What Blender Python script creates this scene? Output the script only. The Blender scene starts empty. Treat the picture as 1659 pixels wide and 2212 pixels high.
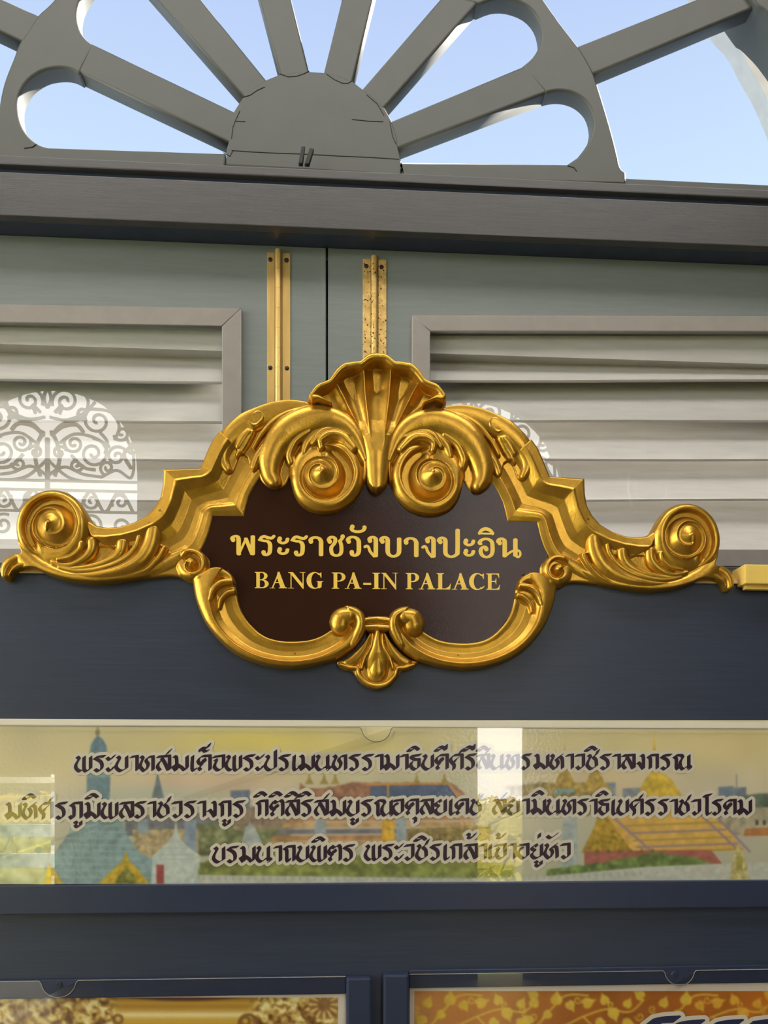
import bpy, bmesh, math, random
import numpy as np
from mathutils import Vector
from mathutils.geometry import delaunay_2d_cdt

random.seed(7)
np.random.seed(7)
SC = bpy.context.scene
COL = SC.collection

# ------------------------------------------------------------------ camera
F = 1650.0                      # focal length in pixels of the 1659 x 2212 frame
HY = 1690.0                     # row of the horizon
YAW = math.radians(3.27)        # camera turned a little to the right
CZ = 1.5                        # eye height
cam = bpy.data.cameras.new('camera')
cam.sensor_fit = 'VERTICAL'
cam.sensor_height = 36.0
cam.lens = 36.0 * F / 2212.0
cam.shift_y = (HY - 1106.0) / 2212.0
cam.clip_start = 0.02
cam_o = bpy.data.objects.new('camera', cam)
cam_o.location = (0, 0, CZ)
cam_o.rotation_euler = (math.radians(90), 0, -YAW)
COL.objects.link(cam_o)
SC.camera = cam_o

# ------------------------------------------------------------------ world, sun, exposure
SKY_FRONT_HI = (0.49, 0.62, 0.93, 1)    # clear sky beyond the fanlight, high
SKY_FRONT_LO = (0.62, 0.80, 1.0, 1)     # and low
SKY_BACK = (1.0, 0.975, 0.945, 1)         # hazy bright sky on the sunny side of the building
SKY_FRONT_K, SKY_BACK_K = 0.88, 7.0
SUN_K = 40.0
EXPOSURE = 0.22
w = bpy.data.worlds.new('sky')
SC.world = w
w.use_nodes = True
nt = w.node_tree
nt.nodes.clear()
out = nt.nodes.new('ShaderNodeOutputWorld')
bg = nt.nodes.new('ShaderNodeBackground')
tc = nt.nodes.new('ShaderNodeTexCoord')
sep = nt.nodes.new('ShaderNodeSeparateXYZ')
nt.links.new(tc.outputs['Generated'], sep.inputs[0])
mr = nt.nodes.new('ShaderNodeMapRange')           # elevation
mr.inputs['From Min'].default_value = 0.58
mr.inputs['From Max'].default_value = 0.73
nt.links.new(sep.outputs['Z'], mr.inputs['Value'])
mixf = nt.nodes.new('ShaderNodeMix'); mixf.data_type = 'RGBA'
mixf.inputs[6].default_value = SKY_FRONT_LO
mixf.inputs[7].default_value = SKY_FRONT_HI
nt.links.new(mr.outputs[0], mixf.inputs[0])
mb = nt.nodes.new('ShaderNodeMapRange')           # towards the sun side
mb.inputs['From Min'].default_value = 0.15
mb.inputs['From Max'].default_value = -0.35
nt.links.new(sep.outputs['Y'], mb.inputs['Value'])
mixb = nt.nodes.new('ShaderNodeMix'); mixb.data_type = 'RGBA'
nt.links.new(mb.outputs[0], mixb.inputs[0])
nt.links.new(mixf.outputs[2], mixb.inputs[6])
mixb.inputs[7].default_value = SKY_BACK
nt.links.new(mixb.outputs[2], bg.inputs['Color'])
ms = nt.nodes.new('ShaderNodeMapRange')
ms.inputs['To Min'].default_value = SKY_FRONT_K
ms.inputs['To Max'].default_value = SKY_BACK_K
nt.links.new(mb.outputs[0], ms.inputs['Value'])
nt.links.new(ms.outputs[0], bg.inputs['Strength'])
nt.links.new(bg.outputs[0], out.inputs[0])

sun = bpy.data.lights.new('sun', 'SUN')
sun.energy = SUN_K
sun.angle = math.radians(1.5)
sun.color = (1.0, 0.95, 0.86)
sun_o = bpy.data.objects.new('sun', sun)
sun_o.rotation_euler = Vector((-0.75, -0.30, -0.59)).to_track_quat('-Z', 'Y').to_euler()   # from the right and the door side, onto the garden
COL.objects.link(sun_o)

SC.view_settings.view_transform = 'Standard'
SC.view_settings.look = 'None'
SC.view_settings.gamma = 1.0
SC.view_settings.exposure = EXPOSURE
SC.view_settings.use_curve_mapping = False
SC.cycles.use_denoising = True
SC.cycles.max_bounces = 10
SC.cycles.transparent_max_bounces = 16
SC.cycles.sample_clamp_indirect = 6.0

# ------------------------------------------------------------------ measuring: where a sight line meets a plane y = D
CP, SP = math.cos(YAW), math.sin(YAW)
def W(px, py, D):
    xc = (px - 829.5) / F
    t = D / (CP - xc * SP)
    return t * (SP + xc * CP), CZ + (HY - py) / F * t
def Wv(px, py, D):
    px = np.asarray(px, float); py = np.asarray(py, float)
    xc = (px - 829.5) / F
    t = D / (CP - xc * SP)
    return t * (SP + xc * CP), CZ + (HY - py) / F * t

# ------------------------------------------------------------------ colours and materials
def lin(r, g, b):
    f = lambda c: c / 12.92 if c <= 0.04045 else ((c + 0.055) / 1.055) ** 2.4
    return (f(r / 255), f(g / 255), f(b / 255), 1)
def mat(name, col, rough=0.5, metal=0.0, spec=0.5, coat=0.0, coat_rough=0.05, noise=0.0, nscale=40.0,
        stretch=None, bump=0.0, bscale=200.0, attr=None, spots=None):
    m = bpy.data.materials.new(name)
    m.use_nodes = True
    t = m.node_tree
    p = t.nodes['Principled BSDF']
    p.inputs['Base Color'].default_value = col
    p.inputs['Roughness'].default_value = rough
    p.inputs['Metallic'].default_value = metal
    p.inputs['Specular IOR Level'].default_value = spec
    p.inputs['Coat Weight'].default_value = coat
    p.inputs['Coat Roughness'].default_value = coat_rough
    tcn = t.nodes.new('ShaderNodeTexCoord')
    mp = t.nodes.new('ShaderNodeMapping')
    t.links.new(tcn.outputs['Object'], mp.inputs[0])
    if stretch: mp.inputs['Scale'].default_value = stretch
    src = None
    if attr:
        a = t.nodes.new('ShaderNodeVertexColor'); a.layer_name = attr
        src = a.outputs[0]
        t.links.new(src, p.inputs['Base Color'])
    if noise:
        n = t.nodes.new('ShaderNodeTexNoise')
        n.inputs['Scale'].default_value = nscale
        n.inputs['Detail'].default_value = 6
        t.links.new(mp.outputs[0], n.inputs['Vector'])
        r = t.nodes.new('ShaderNodeMapRange')
        r.inputs['From Min'].default_value = 0.25; r.inputs['From Max'].default_value = 0.75
        r.inputs['To Min'].default_value = 1 - noise; r.inputs['To Max'].default_value = 1 + noise
        t.links.new(n.outputs[0], r.inputs['Value'])
        mx = t.nodes.new('ShaderNodeMix'); mx.data_type = 'RGBA'; mx.blend_type = 'MULTIPLY'
        mx.inputs[0].default_value = 1
        if src: t.links.new(src, mx.inputs[6])
        else: mx.inputs[6].default_value = col
        t.links.new(r.outputs[0], mx.inputs[7])
        src = mx.outputs[2]
        t.links.new(src, p.inputs['Base Color'])
    if spots:                       # (colour, scale, threshold): small dirt spots
        n2 = t.nodes.new('ShaderNodeTexNoise'); n2.inputs['Scale'].default_value = spots[1]
        n2.inputs['Detail'].default_value = 5
        t.links.new(mp.outputs[0], n2.inputs['Vector'])
        rr = t.nodes.new('ShaderNodeMapRange')
        rr.inputs['From Min'].default_value = spots[2]; rr.inputs['From Max'].default_value = spots[2] + 0.05
        t.links.new(n2.outputs[0], rr.inputs['Value'])
        m2 = t.nodes.new('ShaderNodeMix'); m2.data_type = 'RGBA'
        t.links.new(rr.outputs[0], m2.inputs[0])
        if src: t.links.new(src, m2.inputs[6])
        else: m2.inputs[6].default_value = col
        m2.inputs[7].default_value = spots[0]
        t.links.new(m2.outputs[2], p.inputs['Base Color'])
    if bump:
        nb = t.nodes.new('ShaderNodeTexNoise'); nb.inputs['Scale'].default_value = bscale
        nb.inputs['Detail'].default_value = 3
        t.links.new(mp.outputs[0], nb.inputs['Vector'])
        b = t.nodes.new('ShaderNodeBump'); b.inputs['Strength'].default_value = bump
        b.inputs['Distance'].default_value = 0.002
        t.links.new(nb.outputs[0], b.inputs['Height'])
        t.links.new(b.outputs[0], p.inputs['Normal'])
        if coat: t.links.new(b.outputs[0], p.inputs['Coat Normal'])
    return m
def glass(name, tint=(1, 1, 1, 1), gain=2.0, rough=0.0, bump=0.0, bscale=6.0, ior=1.5):
    """a thin sheet: clear with the mirror reflection of both its faces"""
    m = bpy.data.materials.new(name)
    m.use_nodes = True
    t = m.node_tree
    t.nodes.clear()
    o = t.nodes.new('ShaderNodeOutputMaterial')
    mx = t.nodes.new('ShaderNodeMixShader')
    tr = t.nodes.new('ShaderNodeBsdfTransparent'); tr.inputs[0].default_value = tint
    gl = t.nodes.new('ShaderNodeBsdfGlossy'); gl.inputs['Roughness'].default_value = rough
    gl.inputs['Color'].default_value = (1, 1, 1, 1)
    ge = t.nodes.new('ShaderNodeNewGeometry')
    dt = t.nodes.new('ShaderNodeVectorMath'); dt.operation = 'DOT_PRODUCT'
    t.links.new(ge.outputs['Normal'], dt.inputs[0]); t.links.new(ge.outputs['Incoming'], dt.inputs[1])
    ab = t.nodes.new('ShaderNodeMath'); ab.operation = 'ABSOLUTE'
    t.links.new(dt.outputs['Value'], ab.inputs[0])
    om = t.nodes.new('ShaderNodeMath'); om.operation = 'SUBTRACT'; om.inputs[0].default_value = 1.0
    t.links.new(ab.outputs[0], om.inputs[1])
    pw = t.nodes.new('ShaderNodeMath'); pw.operation = 'POWER'; pw.inputs[1].default_value = 5.0
    t.links.new(om.outputs[0], pw.inputs[0])
    mu = t.nodes.new('ShaderNodeMath'); mu.operation = 'MULTIPLY_ADD'; mu.use_clamp = True
    mu.inputs[1].default_value = 0.94; mu.inputs[2].default_value = 0.04 * gain
    t.links.new(pw.outputs[0], mu.inputs[0])
    if gain > 0: t.links.new(mu.outputs[0], mx.inputs[0])
    else: mx.inputs[0].default_value = 0.0
    t.links.new(tr.outputs[0], mx.inputs[1]); t.links.new(gl.outputs[0], mx.inputs[2])
    t.links.new(mx.outputs[0], o.inputs[0])
    if bump:
        tcn = t.nodes.new('ShaderNodeTexCoord')
        nb = t.nodes.new('ShaderNodeTexNoise'); nb.inputs['Scale'].default_value = bscale
        t.links.new(tcn.outputs['Object'], nb.inputs['Vector'])
        b = t.nodes.new('ShaderNodeBump'); b.inputs['Strength'].default_value = bump
        b.inputs['Distance'].default_value = 0.002
        t.links.new(nb.outputs[0], b.inputs['Height'])
        t.links.new(b.outputs[0], gl.inputs['Normal'])
    return m

M = {}
M['gold'] = mat('gold_paint', (0.60, 0.325, 0.040, 1), 0.34, 0.80, noise=0.12, nscale=60, bump=0.15, bscale=260, spots=((0.16, 0.08, 0.01, 1), 90, 0.72))
M['gold_bar'] = mat('gold_bar_paint', (0.95, 0.64, 0.14, 1), 0.42, 0.1, noise=0.05)
M['ledge'] = mat('pale_gilt', (0.62, 0.46, 0.26, 1), 0.35, 0.3, noise=0.1)
M['brown'] = mat('brown_gloss_panel', (0.038, 0.015, 0.008, 1), 0.12, bump=0.10, bscale=650, spec=0.22)
M['letter'] = mat('yellow_vinyl', (0.95, 0.61, 0.085, 1), 0.45, noise=0.04)
M['navy'] = mat('navy_paint', (0.027, 0.036, 0.062, 1), 0.42, noise=0.16, nscale=9, stretch=(1, 1, 30), bump=0.08, bscale=60)
M['navy_rail'] = mat('navy_rail_paint', (0.022, 0.031, 0.066, 1), 0.40, noise=0.06, nscale=20)
M['head'] = mat('dark_brown_grey_paint', (0.075, 0.069, 0.069, 1), 0.30, noise=0.16, nscale=10, stretch=(1, 1, 30), bump=0.12, bscale=40)
M['groove'] = mat('groove_navy', (0.026, 0.032, 0.055, 1), 0.35)
M['soffit'] = mat('soffit_navy', (0.040, 0.048, 0.080, 1), 0.22, noise=0.1, nscale=20)
M['green'] = mat('grey_green_paint', (0.170, 0.188, 0.176, 1), 0.45, noise=0.07, nscale=10, stretch=(1, 1, 12), bump=0.06, bscale=50)
M['fan'] = mat('fanlight_backlit_grey_green', (0.080, 0.080, 0.071, 1), 0.5, noise=0.06, nscale=14)  # the doors' grey green made darker: backlit shade put into the colour
M['taupe'] = mat('taupe_bead', (0.27, 0.235, 0.21, 1), 0.45, noise=0.07, nscale=25)
M['slat'] = mat('slat_white', (0.50, 0.465, 0.425, 1), 0.55, noise=0.08, nscale=9, stretch=(1, 1, 8), spots=((0.22, 0.19, 0.16, 1), 55, 0.74))
M['pane'] = glass('window_pane', (0.97, 0.98, 0.98, 1), 1.3)
M['pane_fan'] = glass('fanlight_pane', (0.99, 0.99, 1, 1), 0.0)
M['acrylic'] = glass('acrylic_sheet', (0.97, 0.97, 0.97, 1), 1.6, bump=0.0)
M['acr_edge'] = mat('acrylic_edge', (0.30, 0.28, 0.24, 1), 0.15)
M['brass'] = mat('brass', (0.80, 0.52, 0.17, 1), 0.33, 0.7, noise=0.22, nscale=30, stretch=(1, 1, 0.2))
M['brass_old'] = mat('tarnished_brass', (0.74, 0.47, 0.15, 1), 0.36, 0.65, noise=0.3, nscale=60, spots=((0.03, 0.02, 0.01, 1), 150, 0.60))
M['screw'] = mat('dark_screw', (0.03, 0.015, 0.01, 1), 0.4, 0.4)
M['peg'] = mat('dark_peg', (0.025, 0.024, 0.022, 1), 0.7)
M['crack'] = mat('crack', (0.03, 0.028, 0.022, 1), 0.9)
M['iron'] = mat('iron', (0.05, 0.05, 0.055, 1), 0.6)
M['tree'] = mat('dark_leaf', (0.05, 0.09, 0.03, 1), 0.7, noise=0.4, nscale=6)
M['plaster'] = mat('white_plaster', (0.45, 0.45, 0.43, 1), 0.8, noise=0.1, nscale=12, bump=0.4, bscale=14)
M['wall'] = mat('hall_wall', (0.20, 0.17, 0.125, 1), 0.8, noise=0.05)
M['ceil'] = mat('hall_ceiling', (0.26, 0.24, 0.21, 1), 0.8)
M['floor'] = mat('hall_floor', (0.20, 0.15, 0.11, 1), 0.4, noise=0.15)
M['lawn'] = mat('lawn_green', (0.34, 0.48, 0.07, 1), 0.9, noise=0.3, nscale=3)
M['hedge'] = mat('yellow_leaf', (0.62, 0.52, 0.07, 1), 0.6, noise=0.3, nscale=8)
M['flower'] = mat('pink_flower', (0.5, 0.16, 0.24, 1), 0.7, noise=0.4, nscale=6)
M['white'] = mat('white_paint', (0.9, 0.9, 0.88, 1), 0.5)
M['wood_door'] = mat('back_door_paint', (0.16, 0.17, 0.16, 1), 0.5)
M['print'] = mat('printed_sheet', (1, 1, 1, 1), 0.45, attr='paint', coat=0.6, coat_rough=0.05, bump=0.22, bscale=150)
M['print_gold'] = mat('printed_poster', (1, 1, 1, 1), 0.4, attr='paint', coat=0.7, coat_rough=0.06, bump=0.30, bscale=110)
M['paper'] = mat('poster_margin', lin(228, 214, 198), 0.5)
M['ink'] = mat('plum_ink', (0.030, 0.008, 0.026, 1), 0.4)
M['cream'] = mat('cream_outline', lin(224, 214, 192), 0.5)
M['navy_ink'] = mat('navy_ink', (0.018, 0.024, 0.08, 1), 0.4)

# ------------------------------------------------------------------ object helpers
def link(name, me, m, parent=None, smooth=False):
    if m is not None and len(me.materials) == 0: me.materials.append(m)
    o = bpy.data.objects.new(name, me)
    COL.objects.link(o)
    if parent is not None: o.parent = parent
    if smooth and len(me.polygons):
        me.polygons.foreach_set('use_smooth', np.ones(len(me.polygons), bool))
    return o
def obj(name, bm, m, parent=None, smooth=False):
    me = bpy.data.meshes.new(name)
    bm.to_mesh(me); bm.free()
    return link(name, me, m, parent, smooth)
def thing(name, label=None, cat=None, group=None, kind=None, loc=(0, 0, 0)):
    o = bpy.data.objects.new(name, None)
    o.empty_display_size = 0.05
    COL.objects.link(o)
    o.location = loc
    return tag(o, label, cat, group, kind)
def tag(o, label=None, cat=None, group=None, kind=None):
    if label: o['label'] = label
    if cat: o['category'] = cat
    if group: o['group'] = group
    if kind: o['kind'] = kind
    return o
def keep(parent, *objs):
    """parent objects whose coordinates are world coordinates to an Empty standing elsewhere"""
    for o in objs:
        o.parent = parent
        o.location = -Vector(parent.location)
    return objs[0]
def box(bm, x0, x1, y0, y1, z0, z1, bev=0.0):
    r = bmesh.ops.create_cube(bm, size=1.0)
    for v in r['verts']:
        v.co = Vector((x0 + (v.co.x + .5) * (x1 - x0), y0 + (v.co.y + .5) * (y1 - y0), z0 + (v.co.z + .5) * (z1 - z0)))
    if bev:
        es = list({e for v in r['verts'] for e in v.link_edges})
        bmesh.ops.bevel(bm, geom=es, offset=bev, segments=2, profile=0.6, affect='EDGES')
    return r
def boxo(name, x0, x1, y0, y1, z0, z1, m, parent=None, bev=0.0):
    bm = bmesh.new(); box(bm, x0, x1, y0, y1, z0, z1, bev)
    return obj(name, bm, m, parent)
def plate(name, polys, y0, th, m, parent=None, bevel=0.0, holes=(), chamf=2):
    """flat board cut to outlines (x,z) standing at y0, going back by th; extra polygons are holes"""
    cu = bpy.data.curves.new(name, 'CURVE')
    cu.dimensions = '2D'
    cu.fill_mode = 'BOTH'
    for poly in list(polys) + list(holes):
        s = cu.splines.new('POLY')
        s.points.add(len(poly) - 1)
        for p, q in zip(s.points, poly): p.co = (q[0], q[1], 0, 1)
        s.use_cyclic_u = True
    cu.extrude = max(th / 2 - bevel, 1e-4)
    cu.bevel_depth = bevel
    cu.bevel_resolution = chamf
    cu.offset = -bevel
    tmp = bpy.data.objects.new('tmp', cu)
    COL.objects.link(tmp)
    dg = bpy.context.evaluated_depsgraph_get()
    me = bpy.data.meshes.new_from_object(tmp.evaluated_get(dg))
    bpy.data.objects.remove(tmp); bpy.data.curves.remove(cu)
    co = np.empty(len(me.vertices) * 3); me.vertices.foreach_get('co', co); co = co.reshape(-1, 3)
    new = np.stack([co[:, 0], y0 + th / 2 - co[:, 2], co[:, 1]], 1)
    me.vertices.foreach_set('co', new.ravel())
    me.materials.clear()
    me.name = name
    return link(name, me, m, parent)
def sm(pts, n=6, closed=False):
    """Catmull-Rom through points"""
    P = [np.array(p, float) for p in pts]
    k = len(P); res = []
    rng = range(k if closed else k - 1)
    for i in rng:
        g = lambda j: P[j % k] if closed else P[min(max(j, 0), k - 1)]
        a, b, c, d = g(i - 1), g(i), g(i + 1), g(i + 2)
        for s in range(n):
            t = s / n
            res.append(0.5 * (2 * b + (c - a) * t + (2 * a - 5 * b + 4 * c - d) * t * t + (3 * b - a - 3 * c + d) * t ** 3))
    if not closed: res.append(P[-1])
    return [tuple(p) for p in res]
def onplane(pts, D): return [W(p[0], p[1], D) for p in pts]
def tubeo(name, paths, r, m, parent=None, cyc=False, res=2):
    cu = bpy.data.curves.new(name, 'CURVE'); cu.dimensions = '3D'
    for pth in paths:
        s = cu.splines.new('POLY'); s.points.add(len(pth) - 1)
        for p, q in zip(s.points, pth): p.co = (*q, 1)
        s.use_cyclic_u = cyc
    cu.bevel_depth = r; cu.bevel_resolution = res; cu.use_fill_caps = True
    tmp = bpy.data.objects.new('tmp', cu); COL.objects.link(tmp)
    dg = bpy.context.evaluated_depsgraph_get()
    me = bpy.data.meshes.new_from_object(tmp.evaluated_get(dg))
    bpy.data.objects.remove(tmp); bpy.data.curves.remove(cu)
    me.materials.clear(); me.name = name
    return link(name, me, m, parent, True)

# ------------------------------------------------------------------ carving: relief meshes worked out on a fine grid
DS = 1.46          # plane through the middle of the carving
DB = 1.50          # face of the board it hangs on
def pdist(X, Y, pts, closed=False):
    """distance, arc parameter 0..1 and side of the nearest point of a polyline"""
    P = np.array(pts, float)
    if closed: P = np.vstack([P, P[:1]])
    L = np.hypot(*(P[1:] - P[:-1]).T); A = np.concatenate([[0], np.cumsum(L)])
    best = np.full(X.shape, 1e18); tt = np.zeros(X.shape); sd = np.zeros(X.shape)
    for i in range(len(P) - 1):
        if L[i] < 1e-9: continue
        dx, dy = (P[i + 1] - P[i]) / L[i]
        u = np.clip((X - P[i, 0]) * dx + (Y - P[i, 1]) * dy, 0, L[i])
        ex = X - P[i, 0] - u * dx; ey = Y - P[i, 1] - u * dy
        d2 = ex * ex + ey * ey
        m = d2 < best
        best = np.where(m, d2, best)
        tt = np.where(m, A[i] + u, tt)
        sd = np.where(m, dx * ey - dy * ex, sd)
    return np.sqrt(best), tt / A[-1], sd
def inside(X, Y, pts):
    c = np.zeros(X.shape, bool); n = len(pts)
    for i in range(n):
        x0, y0 = pts[i]; x1, y1 = pts[(i + 1) % n]
        if y0 == y1: continue
        k = ((y0 > Y) != (y1 > Y)) & (X < (x1 - x0) * (Y - y0) / (y1 - y0) + x0)
        c ^= k
    return c
NEG = -1e3
def tube(pts, hw, H, amp, prof='round', n=6):
    P = sm(pts, n)
    K = np.linspace(0, 1, len(hw)); KH = np.linspace(0, 1, len(H)); KA = np.linspace(0, 1, len(amp))
    def f(X, Y):
        d, t, s = pdist(X, Y, P)
        wd = np.interp(t, K, hw); r = d / wd
        b = np.interp(t, KH, H); a = np.interp(t, KA, amp)
        rc = np.clip(r, 0, 1)
        if prof == 'round': g = np.sqrt(1 - rc * rc)
        elif prof == 'cove': g = 1 - 1.0 * (1 - rc ** 2) * 0.8 - np.clip((rc - .8) / .2, 0, 1) ** 2 * .9
        elif prof == 'left': g = np.sqrt(1 - rc * rc) * (1 + .5 * np.sign(s) * rc)
        elif prof == 'leaf': g = np.sqrt(1 - rc * rc) - .35 * np.exp(-(r / .22) ** 2)
        return np.where(r < 1, b + a * g, NEG)
    return f
def band(oc, ic, prof, fade=None):
    """moulding: height from the relative distance between an outer and an inner line"""
    S = [p[0] for p in prof]; Hh = [p[1] for p in prof]
    def f(X, Y):
        do, _, _ = pdist(X, Y, oc); di, _, _ = pdist(X, Y, ic)
        return np.interp(do / (do + di + 1e-9), S, Hh)
    return f
def spiral(c, th0, radii, bw, H0, H1, cove, cw=1, Hband=None):
    """volute: ridge line winding in from angle th0 (degrees, screen clockwise), radius at each quarter turn"""
    kq = np.arange(len(radii)) * (math.pi / 2)
    tot = kq[-1]
    R = lambda ph: np.where(ph > tot, 0, np.interp(ph, kq, radii))
    bq = np.arange(len(bw)) * (math.pi / 2)
    def f(X, Y):
        dx = X - c[0]; dy = Y - c[1]
        r = np.hypot(dx, dy); th = cw * np.arctan2(dy, dx)
        ph = np.mod(th - math.radians(th0) * cw, 2 * math.pi)
        h = np.full(X.shape, NEG)
        R0 = R(ph)
        b = np.interp(ph, bq, bw)
        t = (r - R0) / b
        hr = lambda p: np.interp(p, [0, tot], [H0, H1])
        tc_ = np.clip(t, 0, 1)
        bf = np.interp(ph, [0, 1.4 * math.pi, 2 * math.pi], [1, 1, .6])
        h = np.where((t >= 0) & (t < 1), bf * hr(ph) * (0.28 + .72 * np.sqrt(1 - tc_ ** 2)) + 1.6 * np.sin(math.pi * np.clip(t * 1.3, 0, 1)), h)
        k = 0
        while k * 2 * math.pi <= tot + 1e-6:
            p0 = ph + 2 * math.pi * k
            ra = R(p0); rb = R(p0 + 2 * math.pi)
            m = (r <= ra) & (r > rb - 1e-9) & (ra > 0)
            f_ = np.clip((ra - r) / np.maximum(ra - rb, 1e-6), 0, 1)
            ha = hr(p0); hb = np.where(rb > 0, hr(p0 + 2 * math.pi), H1)
            dep = cove * np.clip((ra - rb) / (radii[0] * .42), 0.05, 1.2)
            dep = dep * np.interp(p0, [0, 1.6 * math.pi, 3 * math.pi], [1, .55, .25])
            g = ha + (hb - ha) * f_ - dep * np.sin(math.pi * f_ ** 0.55)
            g = np.where(rb <= 0, ha + (H1 + 3 - ha) * (1 - (1 - f_) ** 2) - .22 * dep * np.sin(math.pi * np.clip(f_ * 2.2, 0, 1)), g)
            h = np.where(m, g, h)
            k += 1
        R1 = R(np.array(2 * math.pi)); b1 = np.interp(2 * math.pi, bq, bw) if len(bw) > 4 else bw[-1]
        b1 = bw[-1]
        t1 = (r - R1) / b1; t1c = np.clip(t1, 0, 1)
        pre = np.where((t1 >= 0) & (t1 < 1), .6 * hr(2 * math.pi) * (0.28 + .72 * np.sqrt(1 - t1c ** 2)) + 1.6 * np.sin(math.pi * np.clip(t1 * 1.3, 0, 1)), h)
        u = np.clip(ph / .8, 0, 1); u = u * u * (3 - 2 * u)
        return np.where((h > NEG / 2) & (r >= R1), pre * (1 - u) + h * u, h)
    return f
def relief(name, outline, feats, m, parent, edge_h, edge_r, step=1.0, blur=2, base=None, back=DB, mirror=False, front=0.0):
    out_ = np.array(outline, float)
    x0, y0 = out_.min(0) - 3 * step; x1, y1 = out_.max(0) + 3 * step
    gx = np.arange(x0, x1, step); gy = np.arange(y0, y1, step)
    X, Y = np.meshgrid(gx, gy)
    d, _, _ = pdist(X, Y, outline, True)
    sd = np.where(inside(X, Y, outline), -d, d)
    h = np.full(X.shape, edge_h if base is None else base, float)
    for f in feats: h = np.maximum(h, f(X, Y))
    for _ in range(blur):
        hp = np.pad(h, 1, 'edge')
        h = (4 * h + hp[:-2, 1:-1] + hp[2:, 1:-1] + hp[1:-1, :-2] + hp[1:-1, 2:]) / 8
    e = np.clip(-sd / edge_r, 0, 1)
    h = np.where(h > edge_h, edge_h + (h - edge_h) * np.sqrt(1 - (1 - e) ** 2), h)
    # keep the cells inside, pull the border vertices onto the outline
    ins = sd < 0.55 * step
    cell = ins[:-1, :-1] & ins[1:, :-1] & ins[:-1, 1:] & ins[1:, 1:]
    gyv, gxv = np.gradient(sd, step)
    pull = (sd > -0.5 * step)
    gn = np.maximum(np.hypot(gxv, gyv), .3)
    PX = np.where(pull, X - sd * gxv / gn, X); PY = np.where(pull, Y - sd * gyv / gn, Y)
    h = np.where(pull, np.minimum(h, edge_h), h)
    idx = -np.ones(X.shape, int)
    use = np.zeros(X.shape, bool)
    use[:-1, :-1] |= cell; use[1:, :-1] |= cell; use[:-1, 1:] |= cell; use[1:, 1:] |= cell
    idx[use] = np.arange(use.sum())
    wx, wz = Wv(PX[use], PY[use], DS)
    V = np.stack([wx, back - (h[use] + front) / 1000.0, wz], 1)
    a = idx[:-1, :-1][cell]; b = idx[:-1, 1:][cell]; c = idx[1:, 1:][cell]; dd = idx[1:, :-1][cell]
    Q = np.stack([a, dd, c, b], 1)
    E = np.concatenate([Q[:, [0, 1]], Q[:, [1, 2]], Q[:, [2, 3]], Q[:, [3, 0]]])
    key = np.sort(E, 1); key = key[:, 0] * (len(V) + 1) + key[:, 1]
    _, first, cnt = np.unique(key, return_index=True, return_counts=True)
    be = E[first[cnt == 1]]
    # side wall back to the board, with its own top row so the rim stays crisp
    bv = np.unique(be); mp = -np.ones(len(V), int); mp[bv] = np.arange(len(bv))
    top = V[bv].copy(); bot = top.copy(); bot[:, 1] = back
    n = len(V)
    V2 = np.vstack([V, top, bot])
    S = np.stack([be[:, 1], be[:, 0], be[:, 0], be[:, 1]], 1)
    S = np.stack([n + mp[be[:, 1]], n + mp[be[:, 0]], n + len(bv) + mp[be[:, 0]], n + len(bv) + mp[be[:, 1]]], 1)
    Fc = np.vstack([Q, S])
    me = bpy.data.meshes.new(name)
    me.vertices.add(len(V2)); me.vertices.foreach_set('co', V2.ravel())
    me.loops.add(Fc.size); me.loops.foreach_set('vertex_index', Fc.ravel().astype(np.int32))
    me.polygons.add(len(Fc))
    me.polygons.foreach_set('loop_start', np.arange(0, Fc.size, 4, dtype=np.int32))
    me.polygons.foreach_set('loop_total', np.full(len(Fc), 4, np.int32))
    me.update(calc_edges=True); me.validate()
    o = link(name, me, m, parent, True)
    res = [o]
    if mirror:
        o2 = o.copy(); COL.objects.link(o2)
        o2.scale.x = -1; o2.location.x = 2 * XA
        res.append(o2)
    return res
XA = W(816, 1100, DS)[0]

sign = thing('name_sign', 'carved gilt scrollwork sign with a brown panel reading BANG PA-IN PALACE', 'sign')

# the brown panel behind the carving
pc = [(560, 1010), (525, 1050), (518, 1104), (450, 1100), (428, 1175), (445, 1222), (490, 1222), (500, 1290), (560, 1372), (640, 1392), (720, 1372), (790, 1360)]
pl = [W(x, y, DS) for x, y in pc]
pl = [W(700, 1000, DS)] + pl
poly = pl + [(2 * XA - x, z) for x, z in reversed(pl)]
plate('brown_panel', [poly], DB - 0.012, 0.012, M['brown'], sign)

# --- stepped moulding at the shoulder
oc = [(470, 919), (454, 940), (442, 965), (434, 985), (427, 1001), (346, 1002), (346, 1015), (345, 1038), (340, 1065), (328, 1086), (310, 1105), (282, 1120), (252, 1129), (225, 1131), (203, 1127), (188, 1117)]
ic = [(566, 1010), (555, 1026), (545, 1042), (535, 1062), (529, 1084), (525, 1106), (456, 1105), (452, 1122), (448, 1138), (441, 1158), (431, 1178), (415, 1195), (370, 1215), (260, 1230)]
relief('stepped_moulding', oc + [(176, 1120), (190, 1152), (250, 1190), (330, 1190), (400, 1200)] + ic[::-1][2:],
       [band(oc, ic, [(0, 20), (.05, 25), (.19, 27), (.23, 29), (.27, 26), (.38, 17), (.52, 11), (.66, 10), (.76, 13), (.80, 16), (.83, 17.5), (.90, 16), (.97, 13), (1, 11)])],
       M['gold'], sign, 10, 3.0, mirror=True, blur=1)

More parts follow.
